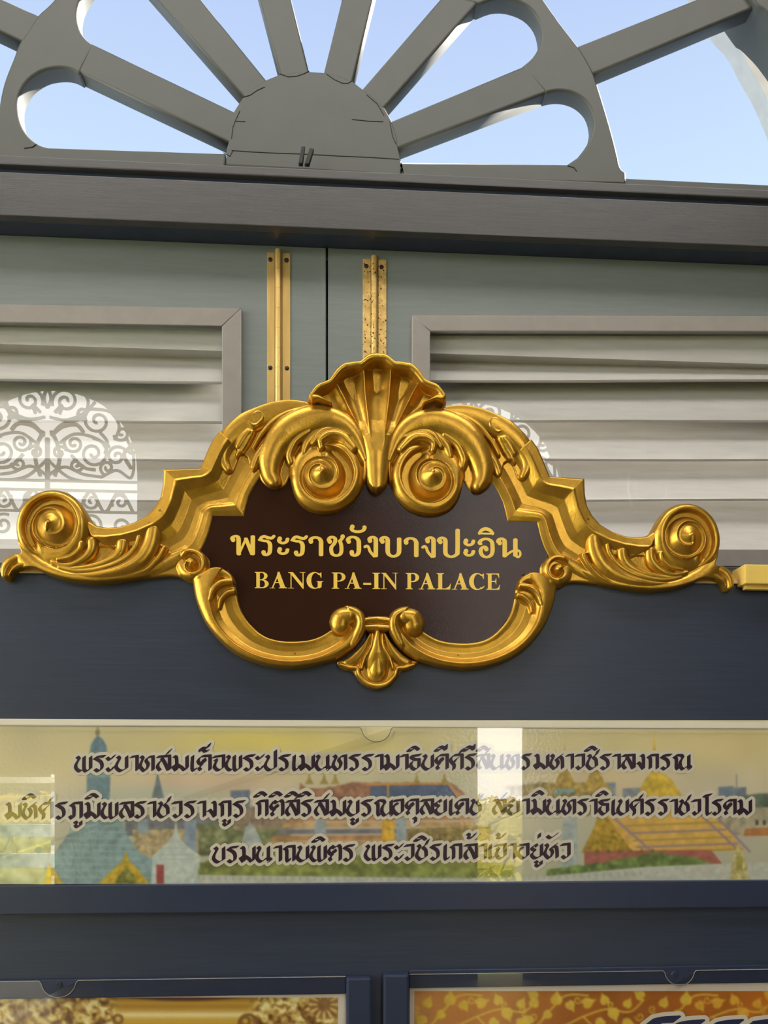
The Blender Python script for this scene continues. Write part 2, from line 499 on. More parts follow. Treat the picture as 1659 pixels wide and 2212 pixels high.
# --- wing: scroll, leaves, tail and the small curl by the panel
wing_out = [(188, 1117), (179, 1100), (168, 1082), (155, 1066), (139, 1055), (120, 1049), (100, 1048), (80, 1052), (60, 1062), (44, 1077), (33, 1096),
            (26, 1120), (25, 1145), (29, 1170), (34, 1187), (18, 1187), (2, 1192), (-10, 1203), (-14, 1222), (-10, 1240), (0, 1246), (9, 1244), (14, 1234), (22, 1227), (40, 1222), (66, 1222),
            (92, 1233), (119, 1242), (155, 1249), (194, 1252), (236, 1250), (277, 1245), (313, 1239), (347, 1236), (369, 1236), (384, 1239), (396, 1247), (416, 1252),
            (430, 1248), (441, 1239), (449, 1226), (451, 1212), (448, 1199), (438, 1188), (424, 1178), (402, 1174), (383, 1176), (362, 1181), (358, 1172), (348, 1168), (343, 1163), (344, 1145),
            (338, 1130), (327, 1125), (310, 1130), (304, 1146), (290, 1146), (278, 1153), (262, 1152), (246, 1156), (238, 1168), (228, 1160), (214, 1152), (205, 1150), (196, 1146)]
WO = sm(wing_out, 3, True)
# trailing stem from the scroll along the underside
stem = tube([(20, 1150), (40, 1190), (75, 1220), (120, 1236), (180, 1244), (240, 1242), (300, 1228), (340, 1214), (380, 1196)], [24, 24, 24, 17, 15, 15, 14, 12, 6], [12, 12, 11, 8], [12, 14, 13, 8])
wing_f = [
    lambda X, Y: np.where(Y < 1172, 19.0 - .02 * (Y - 1100), 13.0),
    stem,
    spiral((106, 1130), 110, [69, 62, 63, 57, 45, 36, 34, 29, 18, 12, 7, 3, .5], [20, 22, 20, 30, 44], 30, 43, 23),
    tube([(325, 1138), (319, 1170), (298, 1203), (252, 1227), (190, 1237), (140, 1233)], [19, 20, 17, 12, 8, 4], [14, 16, 16, 15], [14, 15, 14, 8]),
    tube([(295, 1152), (288, 1174), (264, 1201), (224, 1220), (166, 1228), (120, 1220)], [7, 8, 8, 7, 6, 4], [18, 20, 19], [8, 8, 6]),
    tube([(258, 1166), (254, 1184), (236, 1202), (196, 1217), (142, 1222), (105, 1210)], [15, 14, 11, 8, 6, 4], [14, 15, 17], [13, 12, 7]),
    tube([(192, 1163), (190, 1182), (172, 1202), (140, 1215), (105, 1208)], [14, 13, 11, 8, 5], [15, 15, 17], [12, 12, 8]),
    tube([(170, 1168), (166, 1182), (146, 1198), (118, 1204)], [6, 7, 6, 4], [22, 22], [8, 6]),
    tube([(351, 1176), (338, 1198), (312, 1223), (284, 1234)], [7, 8, 8, 4], [16, 14], [10, 8]),
    tube([(70, 1206), (42, 1196), (16, 1201), (1, 1218), (-2, 1236)], [10, 11, 13, 14, 11], [6, 8, 9], [14, 15, 14]),
    tube([(70, 1214), (40, 1212), (22, 1220), (12, 1236)], [7, 7, 7, 6], [13, 12], [10, 11]),
    tube([(300, 1232), (340, 1215), (366, 1200), (392, 1184)], [12, 15, 18, 12], [8, 10], [8, 9]),
    spiral((409, 1212), 200, [27, 25, 22, 18, 13, 9, 6, 3, .5], [14, 13, 16, 18, 28], 24, 29, 17),
]
relief('wing_scroll', WO, wing_f, M['gold'], sign, 7, 5.0, base=8, mirror=True, blur=1)

# --- acanthus arch with the inner volute
arch_out = [(672, 862), (662, 857), (639, 853), (615, 852), (581, 858), (556, 866), (517, 881), (491, 901), (470, 919), (454, 940), (449, 962), (451, 986),
            (461, 985), (472, 1003), (487, 1014), (500, 1008), (508, 990), (516, 972), (530, 975), (536, 1000), (546, 1012), (554, 1008), (560, 1025), (574, 1040), (592, 1046), (607, 1042), (618, 1031), (623, 1020),
            (627, 1036), (634, 1060), (648, 1082), (670, 1096), (695, 1101), (725, 1098), (752, 1086), (774, 1065), (786, 1042), (793, 1020), (800, 960), (790, 920), (750, 880)]
AO = sm(arch_out, 3, True)
arch_f = [
    lambda X, Y: 14 + 0 * X,
    # outer convex band, ending in the left lobe
    tube([(760, 905), (700, 876), (640, 868), (598, 872), (558, 886), (522, 906), (494, 932), (480, 960), (479, 985), (488, 1004)], [12, 17, 20, 23, 27, 29, 28, 24, 17, 10], [16, 16, 15, 12], [11, 12, 13, 11]),
    # big sweeping leaf
    tube([(790, 985), (770, 938), (738, 905), (690, 893), (640, 908), (602, 940), (583, 980), (582, 1012), (591, 1032)], [10, 17, 24, 29, 33, 34, 30, 26, 16], [17, 19, 18, 15], [13, 17, 19, 15]),
    # outer fillet around it
    tube([(791, 1030), (786, 968), (762, 915), (722, 884), (676, 875), (632, 880), (592, 899), (562, 930), (545, 960)], [4, 5, 6, 6, 6, 6, 6, 6, 4], [21, 22, 20], [7, 8, 7]),
    tube([(572, 948), (552, 980), (544, 1003)], [9, 11, 10], [15, 14], [11, 12]),
    tube([(540, 925), (524, 950), (512, 972)], [10, 12, 8], [17, 14], [10, 9]),
    # hollow of the bud
    tube([(548, 900), (556, 893)], [13, 13], [24, 25], [5, 5], 'cove'),
    tube([(512, 955), (524, 935), (534, 925)], [8, 11, 9], [19, 21], [7, 8]),
    # drops between leaf and volute
    tube([(668, 925), (640, 943), (624, 972), (627, 990)], [6, 9, 10, 9], [22, 21, 18], [9, 10, 9]),
    tube([(720, 916), (688, 922), (664, 944), (655, 970)], [9, 12, 12, 8], [20, 19], [8, 8]),
    # volute
    spiral((694, 1019), -92, [68, 71, 59, 46, 40, 37, 33, 27, 17, 11, 6, 3, .5], [22, 25, 27, 26, 54], 30, 44, 24),
    tube([(764, 962), (738, 936), (712, 932), (693, 944), (694, 960)], [9, 11, 10, 9, 7], [24, 25, 24], [10, 10, 8]),
    tube([(757, 935), (722, 921), (694, 926), (676, 950)], [6, 8, 9, 6], [23, 22], [9, 8]),
]
relief('acanthus_volute', AO, arch_f, M['gold'], sign, 10, 4.5, base=14, mirror=True, blur=1)

# --- lower C scroll
lo_o = [(408, 1240), (411, 1258), (415, 1282), (425, 1312), (438, 1340), (458, 1367), (484, 1393), (514, 1413), (547, 1427), (582, 1436), (628, 1440), (673, 1435), (704, 1428), (728, 1421), (756, 1405), (778, 1384), (792, 1360)]
lo_i = [(451, 1220), (463, 1218), (478, 1220), (494, 1230), (503, 1243), (507, 1262), (511, 1288), (519, 1313), (534, 1337), (557, 1360), (582, 1373), (615, 1379), (653, 1378), (679, 1373), (699, 1364), (714, 1354)]
lo_e = [(709, 1337), (715, 1318), (731, 1306), (752, 1302), (772, 1307), (787, 1319), (794, 1338)]
LO = sm(lo_o, 3) + sm(lo_e[::-1], 3) + sm(lo_i[::-1], 3)
ridge = sm([(468, 1236), (452, 1262), (449, 1290), (458, 1330), (478, 1362), (504, 1387), (540, 1408), (582, 1421), (628, 1426), (673, 1421), (708, 1409), (740, 1390), (765, 1362), (773, 1340), (766, 1328)], 4)
def lower_body(X, Y):
    do, _, _ = pdist(X, Y, lo_o); di, _, _ = pdist(X, Y, lo_i); dr, _, _ = pdist(X, Y, ridge)
    outer = do / (do + dr + 1e-9) ; inner_ = dr / (dr + di + 1e-9)
    _, _, s = pdist(X, Y, ridge)
    ho = 12 + 18 * np.sqrt(1 - (1 - np.clip(outer, 0, 1)) ** 2)
    hi = np.interp(inner_, [0, .06, .25, .5, .75, 1], [30, 24, 16, 13, 14, 17])
    g = np.clip(s / 1.5, -1, 1)
    return np.where(g > 0, ho * g + (1 - g) * 30, hi * -g + (1 + g) * 30)
lo_f = [lower_body,
        tube([(484, 1262), (462, 1258), (440, 1276), (436, 1305)], [40, 34, 22, 10], [4, 6], [14, 14]),
        tube([(500, 1252), (476, 1254), (458, 1268), (450, 1292)], [7, 8, 8, 5], [22, 22], [9, 9]),
        tube([(505, 1272), (488, 1276), (474, 1290), (470, 1308)], [6, 7, 6, 4], [20, 18], [8, 7]),
        tube([(430, 1240), (455, 1232), (480, 1232), (498, 1246)], [18, 16, 14, 10], [13, 13], [14, 12]),
        # curled tip
        tube([(736, 1344), (741, 1330), (755, 1326)], [26, 25, 20], [10, 13], [22, 22]),
        tube([(765, 1385), (780, 1350), (776, 1326), (756, 1313)], [16, 15, 13, 10], [14, 17, 17], [17, 19, 16])]
relief('lower_scroll', LO, lo_f, M['gold'], sign, 8, 6.0, base=12, mirror=True, blur=1)

# --- shell crest
sh_half = [(815, 762), (800, 763), (789, 768), (776, 779), (766, 779), (755, 781), (744, 782), (735, 787), (724, 797), (716, 808), (709, 818), (700, 822), (690, 825), (680, 831), (672, 841), (664, 852), (664, 862), (674, 868), (688, 866),
           (712, 872), (738, 890), (760, 916), (777, 950), (787, 990), (790, 1025), (794, 1040), (803, 1051), (815, 1056)]
xs = 815.5
SHO = sh_half + [(2 * xs - x, y) for x, y in reversed(sh_half[1:-1])]
def shell(X, Y):
    x = np.abs(X - xs)
    I = lambda yy, vv: np.interp(Y, yy, vv)
    r1 = I([780, 800, 850, 900, 940, 980, 1030], [32, 29, 26, 20, 15, 11, 7])
    r2 = I([780, 800, 825, 850, 880, 901, 932, 980, 1020, 1055], [112, 102, 88, 74, 59, 48, 34, 28, 27, 24])
    r3 = I([825, 845, 864, 880, 920, 960, 1000], [190, 150, 127, 94, 56, 36, 31])
    s1 = x / r1
    s2 = np.abs(x - (r1 + r2) / 2) / ((r2 - r1) / 2)
    s3 = np.abs(x - (r2 + r3) / 2) / np.maximum((r3 - r2) / 2, 1)
    c1 = I([790, 830, 880, 930, 970], [21, 18, 10, 3, 0])
    c2 = I([800, 850, 900, 935], [21, 17, 9, 0])
    c3 = I([840, 870, 900, 950], [17, 12, 7, 2])
    hb = I([780, 850, 900, 960, 1050], [36, 32, 27, 21, 15])
    h = np.where(x < r1, hb - c1 * (1 - np.clip(s1, 0, 1) ** 2), np.where(x < r2, hb - c2 * (1 - np.clip(s2, 0, 1) ** 2), np.where(x < r3, hb - 2 - c3 * (1 - np.clip(s3, 0, 1) ** 2), hb - 6)))
    rod = I([830, 900, 970, 1050], [0, 5, 16, 22]) * np.sqrt(np.clip(1 - (x / r2) ** 2, 0, 1))
    h = h + np.where(x < r2, rod, 0)
    for r_ in (r1, r2, r3):
        h = h + 1.8 * np.exp(-((x - r_) / 2.6) ** 2) * I([780, 900, 960], [1, 1, 0])
    return h
SHP = SHO
def rim(X, Y):
    d, _, _ = pdist(X, Y, SHP, True)
    dy = 1062 - Y; rho = np.hypot(X - xs, dy)
    phi = np.abs(np.degrees(np.arctan2(X - xs, dy)))
    wv = np.interp(rho, [225, 250, 300], [6, 17, 23])
    r = d / wv
    return np.where((r < 1) & (rho > 215) & (phi < 41), np.interp(phi, [0, 40], [37, 32]) + 12 * np.sqrt(np.clip(1 - ((r - .5) / .5) ** 2, 0, 1)) , NEG)
relief('shell_crest', SHO, [shell, rim], M['gold'], sign, 14, 5, base=16, blur=2)

# --- pendant leaf and tie
pe_half = [(815, 1352), (800, 1358), (786, 1380), (768, 1400), (745, 1418), (726, 1424), (731, 1435), (744, 1443), (760, 1446), (766, 1454), (771, 1461), (782, 1474), (798, 1483), (815, 1487)]
pe_half = [(x + 1.5, y) for x, y in pe_half]
xp = 816.5
PEO = sm(pe_half, 3) + [(2 * xp - x, y) for x, y in reversed(sm(pe_half, 3)[1:-1])]
def pend(X, Y):
    ax = xp - np.abs(X - xp)
    h = np.full(X.shape, 12.0)
    return h
def pside(s):
    q = lambda pts: [(xp + s * (x - xp), y) for x, y in pts]
    return [tube(q([(800, 1366), (786, 1395), (768, 1416), (752, 1426)]), [5, 12, 15, 13], [12, 10, 8], [12, 11, 9]),
            tube(q([(806, 1366), (803, 1392), (789, 1418), (782, 1440)]), [3, 3.5, 3.5, 3], [18, 17], [8, 7]),
            tube(q([(735, 1431), (756, 1438), (772, 1440), (778, 1456), (796, 1474), (816, 1479)]), [4, 5, 5, 5, 6, 7], [12, 13], [7, 8])]
pe_f = [pend, tube([(xp, 1362), (xp, 1400), (xp, 1432), (xp, 1452)], [8, 16, 30, 24], [12, 12, 9], [16, 15, 10])] + pside(1) + pside(-1) + \
       [tube([(xp, 1380), (xp, 1420), (xp, 1446)], [6, 13, 17], [14, 15], [12, 9])]
relief('pendant_leaf', PEO, pe_f, M['gold'], sign, 8, 4, base=12, blur=1)
tie = [(787, 1330), (797, 1326), (835, 1326), (846, 1330), (846, 1357), (835, 1361), (797, 1361), (787, 1357)]
relief('tie_band', tie, [tube([(785, 1337), (xp, 1334), (849, 1337)], [9, 9, 9], [14, 17, 14], [13, 13, 13]), tube([(785, 1352), (xp, 1351), (849, 1352)], [9, 9, 9], [14, 17, 14], [13, 13, 13])],
       M['gold'], sign, 18, 3, blur=1)

# ------------------------------------------------------------------ the setting
DD = 1.95           # plane of the door leaves
DH = 1.88           # front of the head beam
DF = 2.00           # plane of the fanlight fretwork
def zat(py, D, px=829.5): return W(px, py, D)[1]
def xat(px, D): return W(px, 1200, D)[0]
XL, XR = -2.2, 2.4

fl_ = boxo('floor', -6, 4.2, -2.9, 2.3, -0.05, 0, M['floor']); fl_['kind'] = 'structure'
# ceiling with a long slot over the viewer, added to let in top light
ce = plate('ceiling', [[(-6, -2.9), (4.2, -2.9), (4.2, 2.15), (-6, 2.15)]], 0, .1, M['ceil'], holes=[[(-2.6, -.35), (2.6, -.35), (2.6, .75), (-2.6, .75)]]); ce['kind'] = 'structure'
ce.data.transform(__import__('mathutils').Matrix(((1, 0, 0, 0), (0, 0, 1, 0), (0, 1, 0, 5.35), (0, 0, 0, 1))))
ce.data.flip_normals()

# head beam over the doors: lip, groove, face, soffit
head = thing('trim_1', kind='structure')
zs = lambda py: zat(py, DH, 0)
boxo('lip', XL, XR, DH - .004, DF + .03, zs(357), zs(337), M['head'], head, .003)
boxo('groove', XL, XR, DH + .010, DF, zs(371.5), zs(356), M['groove'], head)
boxo('face_board', XL, XR, DH, DH + .022, zs(464), zs(371), M['head'], head, .002)
boxo('soffit_board', XL, XR, DH + .0221, DF, zs(463), zs(368), M['soffit'], head)

# ---- door leaves (all in one plane)
def P(px, py, D=DD): return W(px, py, D)
def slab(name, px0, px1, m, y0=DD, th=.04):
    x0, x1 = xat(px0, DD), xat(px1, DD)
    return boxo(name, x0, x1, y0, y0 + th, .02, zs(464), m)
def quadboard(name, q, y0, th, m, parent, bev=.002):
    """board with four corners given as pixels on its own plane"""
    return plate(name, [[W(x, y, y0) for x, y in q]], y0, th, m, parent, bev, chamf=1)
def louvre_leaf(name, ox0, ox1, sx0, sx1, fr_out, fr_in, slats, bottom):
    """leaf with a beaded louvre window; fr_out / fr_in: corners TL TR BR BL in pixels"""
    d = thing(name, kind='structure')
    x0, x1 = xat(ox0, DD), xat(ox1, DD)
    hole = [W(x, y, DD) for x, y in fr_in]
    plate('leaf', [[(x0, .02), (x1, .02), (x1, zs(464)), (x0, zs(464))]], DD, .04, M['green'], d, holes=[hole])
    O, I = fr_out, fr_in
    fy = DD - .012
    lf = lambda pts: [W(x, y, DD - .006) for x, y in pts]
    for a, b in ((0, 1), (1, 2), (2, 3), (3, 0)):
        plate('bead', [lf([O[a], O[b], I[b], I[a]])], fy, .0125, M['taupe'], d, .0025, chamf=2)
    # louvre blades, each leaning out at its lower edge, behind the glass
    yb = DD + .012
    for k in range(len(slats) - 1):
        (ya0, ya1), (yb0, yb1) = slats[k], slats[k + 1]
        bm = bmesh.new()
        n = 24
        rows = []
        for i in range(n + 1):
            f = i / n
            px = sx0 + (sx1 - sx0) * f
            top = ya0 + (ya1 - ya0) * f - 26; bot = yb0 + (yb1 - yb0) * f + 1.1 * math.sin(f * 9 + k * 2) * .7
            xt, zt = W(px, top + 6, yb + .072); xb, zb = W(px, bot, yb + .006)
            th = .009
            rows.append([bm.verts.new((xb, yb + .072, zt)), bm.verts.new((xb, yb + .010, zb + .004)), bm.verts.new((xb, yb + .006, zb)), bm.verts.new((xb, yb + .008, zb - .003)),
                         bm.verts.new((xb, yb + .016, zb - .002)), bm.verts.new((xb, yb + .078, zt - .004))])
        for i in range(n):
            for j in range(6):
                a, b = rows[i], rows[i + 1]
                bm.faces.new((a[j], a[(j + 1) % 6], b[(j + 1) % 6], b[j]))
        bm.faces.new(rows[0][::-1]); bm.faces.new(rows[-1])
        bmesh.ops.recalc_face_normals(bm, faces=bm.faces)
        obj('slat', bm, M['slat'], d)
    xs0, zt0 = W(sx0, slats[0][0] - 40, yb + .05); xs1, _ = W(sx1, slats[0][0], yb + .05)
    zb0 = W(sx0, bottom, yb)[1]
    boxo('head_fillet', min(hole[0][0], hole[3][0]) - .01, max(hole[1][0], hole[2][0]) + .01, yb + .002, yb + .09, W(sx0, slats[0][0] + 2, yb)[1], W(sx0, slats[0][0], yb)[1] + .13, M['slat'], d)
    # glass pane in front of the blades
    hx = [h[0] for h in hole]; hz = [h[1] for h in hole]
    bm = bmesh.new()
    g = .006
    vs = [bm.verts.new(v) for v in ((min(hx) - g, DD + .004, min(hz) - g), (max(hx) + g, DD + .004, min(hz) - g), (max(hx) + g, DD + .004, max(hz) + g), (min(hx) - g, DD + .004, max(hz) + g))]
    bm.faces.new(vs)
    obj('glass_pane', bm, M['pane'], d)
    return d
d1 = louvre_leaf('door_1', -620, 601, -560, 482, [(-560, 651), (522, 668), (522, 1222), (-560, 1212)], [(-520, 690), (480, 708), (480, 1190), (-520, 1180)],
                 [(722, 742), (812, 824), (900, 911), (985, 993), (1075, 1080), (1196, 1196)], 1190)
d4 = louvre_leaf('door_4', 808, 2250, 926, 2180, [(889, 684), (2220, 686), (2220, 1226), (889, 1222)], [(929, 718), (2180, 720), (2180, 1188), (929, 1187)],
                 [(760, 761), (821, 819), (908, 906), (991, 991), (1079, 1077), (1196, 1196)], 1188)
d2 = thing('door_2', kind='structure')
o = slab('leaf', 601.6, 704.5, M['green']); o.parent = d2
d3 = thing('door_3', kind='structure')
o = slab('leaf', 708.5, 807.4, M['green']); o.parent = d3
o = boxo('backing_strip', xat(690, DD), xat(722, DD), DD + .0405, DD + .055, .02, zs(466), M['crack'], d3)
# the raised edge bead beside the meeting joint
boxo('edge_bead', xat(694.5, DD), xat(703.5, DD), DD - .003, DD - .0002, .02, zs(466), M['green'], d2, .0012)
boxo('wall_right', xat(2252, DD), 4.2, DD, DD + .12, 0, 5.35, M['wall'])['kind'] = 'structure'
boxo('wall_left', -6, xat(-622, DD), DD, DD + .12, 0, 5.35, M['wall'])['kind'] = 'structure'

# brass piano hinges
def hinge(px, half, top, scr, m, label):
    h = thing('piano_hinge', label, 'hinge', 'piano hinges on the folding doors')
    y0 = DD - .0025
    zt = W(px, top, DD)[1]; zb = .3
    pw = lambda a: W(px + a, top, DD)[0]
    boxo('leaf_plate', pw(-half), pw(-half * .30), y0, DD - .0003, zb, zt, m, h, .0006)
    boxo('leaf_plate', pw(half * .30), pw(half), y0, DD - .0003, zb, zt, m, h, .0006)
    bm = bmesh.new()
    r = (pw(half * .30) - pw(-half * .30)) / 2
    n = 40; dz = .050
    z = zt + .006
    while z > .9:
        z2 = z - dz
        rg = bmesh.ops.create_cone(bm, cap_ends=True, segments=14, radius1=r, radius2=r, depth=dz - .0006)
        for v in rg['verts']: v.co += Vector((pw(0), y0 + .0004, (z + z2) / 2))
        z = z2
    obj('knuckle', bm, m, h, False)
    for a in (-.30, .30):
        boxo('fold_line', pw(half * a) - .0009, pw(half * a) + .0009, y0 - .0004, y0 + .001, zb, zt, M['screw'], h)
    for dx, py in scr:
        bm = bmesh.new()
        rg = bmesh.ops.create_uvsphere(bm, u_segments=14, v_segments=8, radius=.0058)
        for v in rg['verts']: v.co = Vector((pw(dx) + v.co.x, y0 - .0003 + v.co.y * .35, W(px, py, DD)[1] + v.co.z))
        obj('screw', bm, M['screw'], h, True)
    return h
hinge(602, 25, 547, [(-18, 563), (17, 563), (-18, 796), (18, 796)], M['brass'], 'polished brass piano hinge left of the door joint, above the sign')
hinge(809, 25.5, 561, [(-18, 577), (15, 578), (-17, 790), (17, 790)], M['brass_old'], 'speckled tarnished brass piano hinge right of the door joint, above the shell')

# ---- fanlight of fretwork above the head beam
fan = thing('window_1', kind='structure')
fpl = lambda pts: [W(x, y, DF) for x, y in pts]
fth = .045
hub = [(500, 336), (500, 300), (499, 268), (506, 240), (524, 212), (548, 190), (577, 172), (605, 161), (640, 156), (668, 155), (697, 157), (730, 163), (762, 177), (783, 193), (805, 210), (832, 236), (846, 262), (858, 300), (862, 320), (862, 352)]
hub = [(489, 322), (498, 296)] + hub[3:-2] + [(859, 316), (866, 346), (866, 378), (489, 356)]
plate('hub', [fpl(hub)], DF - .0012, fth, M['fan'], fan, .003)
def ext(p, q, k): return (q[0] + (q[0] - p[0]) * k, q[1] + (q[1] - p[1]) * k)
def spoke(e0, e1):
    (a, b), (c, d) = e0, e1     # two edges, each hub end -> rim end
    a0 = ext(b, a, .10); c0 = ext(d, c, .10)
    plate('spoke', [fpl([a0, b, d, c0])], DF + .0005 * 0, fth, M['fan'], fan, .006)
spoke(((484, 303), (158, 149)), ((501, 238), (197, 92)))
spoke(((524, 208), (262, -92)), ((576, 173), (347, -110)))
spoke(((604, 161), (531, -120)), ((668, 155), (597, -135)))
spoke(((699, 157), (771, -135)), ((762, 177), (835, -120)))
spoke(((782, 192), (1040, -106)), ((832, 231), (1100, -72)))
spoke(((845, 261), (1145, 136)), ((865, 318), (1186, 197)))
# rim: round-ended bays inside, arc outside
rim_in = [(868, 346), (1225, 354), (1247, 340), (1268, 312), (1280, 280), (1281, 255), (1272, 228), (1252, 208), (1228, 198), (1203, 196), (1178, 201),
          (1140, 143)]
bayF = sm([(1128, 143), (1150, 124), (1165, 98), (1169, 72), (1160, 38), (1136, 12), (1100, -2), (1066, -2), (1034, 10)], 3)
bayE = [(960, -8), (1010, -70), (1015, -130), (975, -180), (910, -190), (860, -150), (800, -10)]
bayD = [(738, -10), (760, -120), (740, -190), (690, -215), (632, -200), (605, -140), (628, -10)]
bayC = [(560, -10), (535, -110), (500, -165), (440, -180), (375, -150), (355, -100), (420, -10)]
bayB = [(330, -18), (300, -50), (250, -60), (205, -45), (178, -10), (167, 28), (172, 62), (186, 84), (203, 97)]
bayA = [(172, 160), (150, 149), (122, 147), (90, 154), (60, 175), (42, 205), (39, 235), (46, 268), (62, 294), (85, 312), (104, 318), (487, 330)]
inner = [(868, 350)] + [(1225, 355)] + sm(rim_in[2:11], 3) + bayF + sm(bayE, 4) + sm(bayD, 4) + sm(bayC, 4) + sm(bayB, 3) + sm(bayA[:-1], 3) + [bayA[-1]]
arcR = sm([(1352, 372), (1340, 360), (1332, 325), (1318, 272), (1300, 212), (1283, 160), (1266, 126), (1247, 97), (1206, 44), (1160, -20), (1080, -110), (960, -200), (820, -262), (680, -285), (530, -268), (380, -215), (240, -120), (160, -50),
           (110, 6), (82, 32), (62, 64), (42, 92), (28, 128), (12, 168), (2, 205), (-6, 260), (-8, 300), (-8, 330)], 3)
base_l = [(487, 345), (868, 365)]
plate('rim', [fpl(arcR + [(-8, 350), (487, 362), (487, 331)] + inner[::-1] [0:0] + inner[::-1][1:] + [(868, 348), (868, 384), (1352, 398)])], DF - .0008, fth, M['fan'], fan, .006)
# bars running out to the frame and the rail under everything
spokeout = lambda q: plate('outer_spoke', [fpl(q)], DF + .003, fth, M['fan'], fan, .006)
spokeout([(1225, 106), (1262, 166), (1700, -15), (1690, -78)])
spokeout([(95, 36), (62, 96), (-420, -135), (-400, -190)])
boxo('bottom_rail', XL, XR, DF + .006, DF + .006 + fth, zs(345), W(0, 319, DF)[1], M['fan'], fan, .003)
outer = [(-720, 345), (-700, 0), (-560, -330), (-200, -640), (250, -800), (680, -840), (1150, -790), (1560, -560), (1880, -200), (2060, 150), (2100, 460), (2300, 460), (2300, -1100), (-900, -1100), (-900, 345)]
outer = [(-760, 345)] + sm([(-700, 150), (-600, -130), (-380, -430), (-60, -650), (300, -770), (680, -800), (1060, -770), (1350, -640), (1510, -330), (1570, -90), (1625, 10), (1650, 32), (1700, 90), (1800, 250), (1850, 420)], 4) + [(2400, 460), (2400, -1200), (-1000, -1200), (-1000, 345)]
plate('outer_frame', [fpl(outer)], DF - .01, .12, M['fan'], fan, .006)
bm = bmesh.new()
q = [fpl([(-700, 345)])[0], fpl([(2300, 440)])[0], fpl([(2300, -900)])[0], fpl([(-700, -900)])[0]]
bm.faces.new([bm.verts.new((x, DF + .03, z)) for x, z in q])
obj('glass_pane', bm, M['pane_fan'], fan)
# cracks in the old paint where hub, spokes and rail meet
def crackline(pts, wd, y):
    P_ = [W(x, yy, y) for x, yy in pts]
    return [(x, y, z) for x, z in P_]
cr = [[(500, 325), (540, 328), (600, 331), (660, 333), (730, 337), (800, 340), (862, 344)],
      [(525, 210), (540, 206), (556, 195), (572, 188)], [(605, 160), (622, 166), (640, 165), (655, 160), (668, 154)],
      [(705, 160), (722, 172), (740, 180), (752, 180), (760, 175)], [(500, 300), (503, 275), (508, 262), (518, 240)],
      [(792, 205), (815, 225), (830, 250)], [(842, 262), (848, 295), (856, 312)], [(760, 258), (800, 262), (828, 263)], [(510, 262), (530, 263)],
      [(483, 330), (497, 338), (503, 325)], [(1226, 358), (1240, 362), (1246, 370)], [(78, 312), (70, 318), (52, 320)]]
tubeo('crack_lines', [crackline(c, 1, DF - .0012) for c in cr], .0011, M['crack'], fan)

# two dark pegs stuck between the fanlight and the beam
for i, (q, lab) in enumerate([([(651, 319), (659, 319), (654, 356), (645, 355)], 'left upright dark peg stuck behind the beam lip under the fanlight'),
                              ([(669, 322), (678, 324), (668, 357), (658, 356)], 'right leaning dark peg stuck behind the beam lip under the fanlight')]):
    o = plate('peg', [[W(x, y, DF - .03) for x, y in q]], DF - .035, .012, M['peg'], None, .002)
    tag(o, lab, 'peg', 'pegs under the fanlight')

# white plastered arch standing outside beyond the fanlight
ar = sm([(1480, -80), (1553, 45), (1590, 88), (1622, 148), (1655, 208), (1700, 330), (1720, 480)], 5)
o = plate('outside_wall', [[W(x, y, 3.6) for x, y in ar + [(1900, 480), (1900, -260), (1400, -260)]]], 3.6, .09, M['plaster'], None)
o['kind'] = 'structure'
boxo('wall_sun_block', 4.2, 4.4, -2.9, 2.3, 0, 8, M['wall'])['kind'] = 'structure'  # unseen wall added to keep the sun out of the hall's right end
boxo('wall_sky_block', -6, 4.2, 2.13, 2.3, 5.0, 8.0, M['wall'])['kind'] = 'structure'  # unseen wall added to keep the bright back sky off the outside arch

# ------------------------------------------------------------------ display board
board = thing('display_board', 'navy painted display board standing in front of the louvred doors', 'display board')
bx0, bx1 = -1.25, 1.45
ztop = W(829, 1251, DB)[1]
def brow(py): return W(829.5, py, DB)[1]
boxo('panel', bx0, bx1, DB, DB + .018, .30, ztop, M['navy'], board, .001)
boxo('top_ledge', bx0, bx1, DB - .006, DB + .03, ztop, W(829, 1241, DB)[1], M['ledge'], board, .001)
DR = DB - .016
rail_t, rail_b = W(829.5, 1908, DR)[1], W(829.5, 1968, DR)[1]
boxo('banner_rail', bx0, bx1, DR, DB, rail_b, rail_t, M['navy_rail'], board, .002)
for x in (bx0 + .1, bx1 - .2):
    boxo('leg', x, x + .1, DB + .0181, DB + .06, 0, ztop - .1, M['navy'], board, .003)
    boxo('foot', x, x + .1, DB + .0605, DB + .38, 0, .05, M['navy'], board, .003)

# gilt bar lying on the board's top edge at the right
gb = thing('gilt_bar', 'plain gold bar along the top edge of the board at the right', 'bar')
yg = DB - .03
gx0 = W(1609, 1240, yg)[0]
boxo('bar', gx0, bx1, yg, DB + .02, W(1640, 1261, yg)[1], W(1640, 1219, yg)[1], M['gold_bar'], gb, .002)
boxo('lower_strip', xat(1600, DB), bx1, DB - .018, DB - .0065, W(1640, 1273, DB - .018)[1], W(1640, 1262.5, DB - .018)[1], M['gold_bar'], gb, .001)

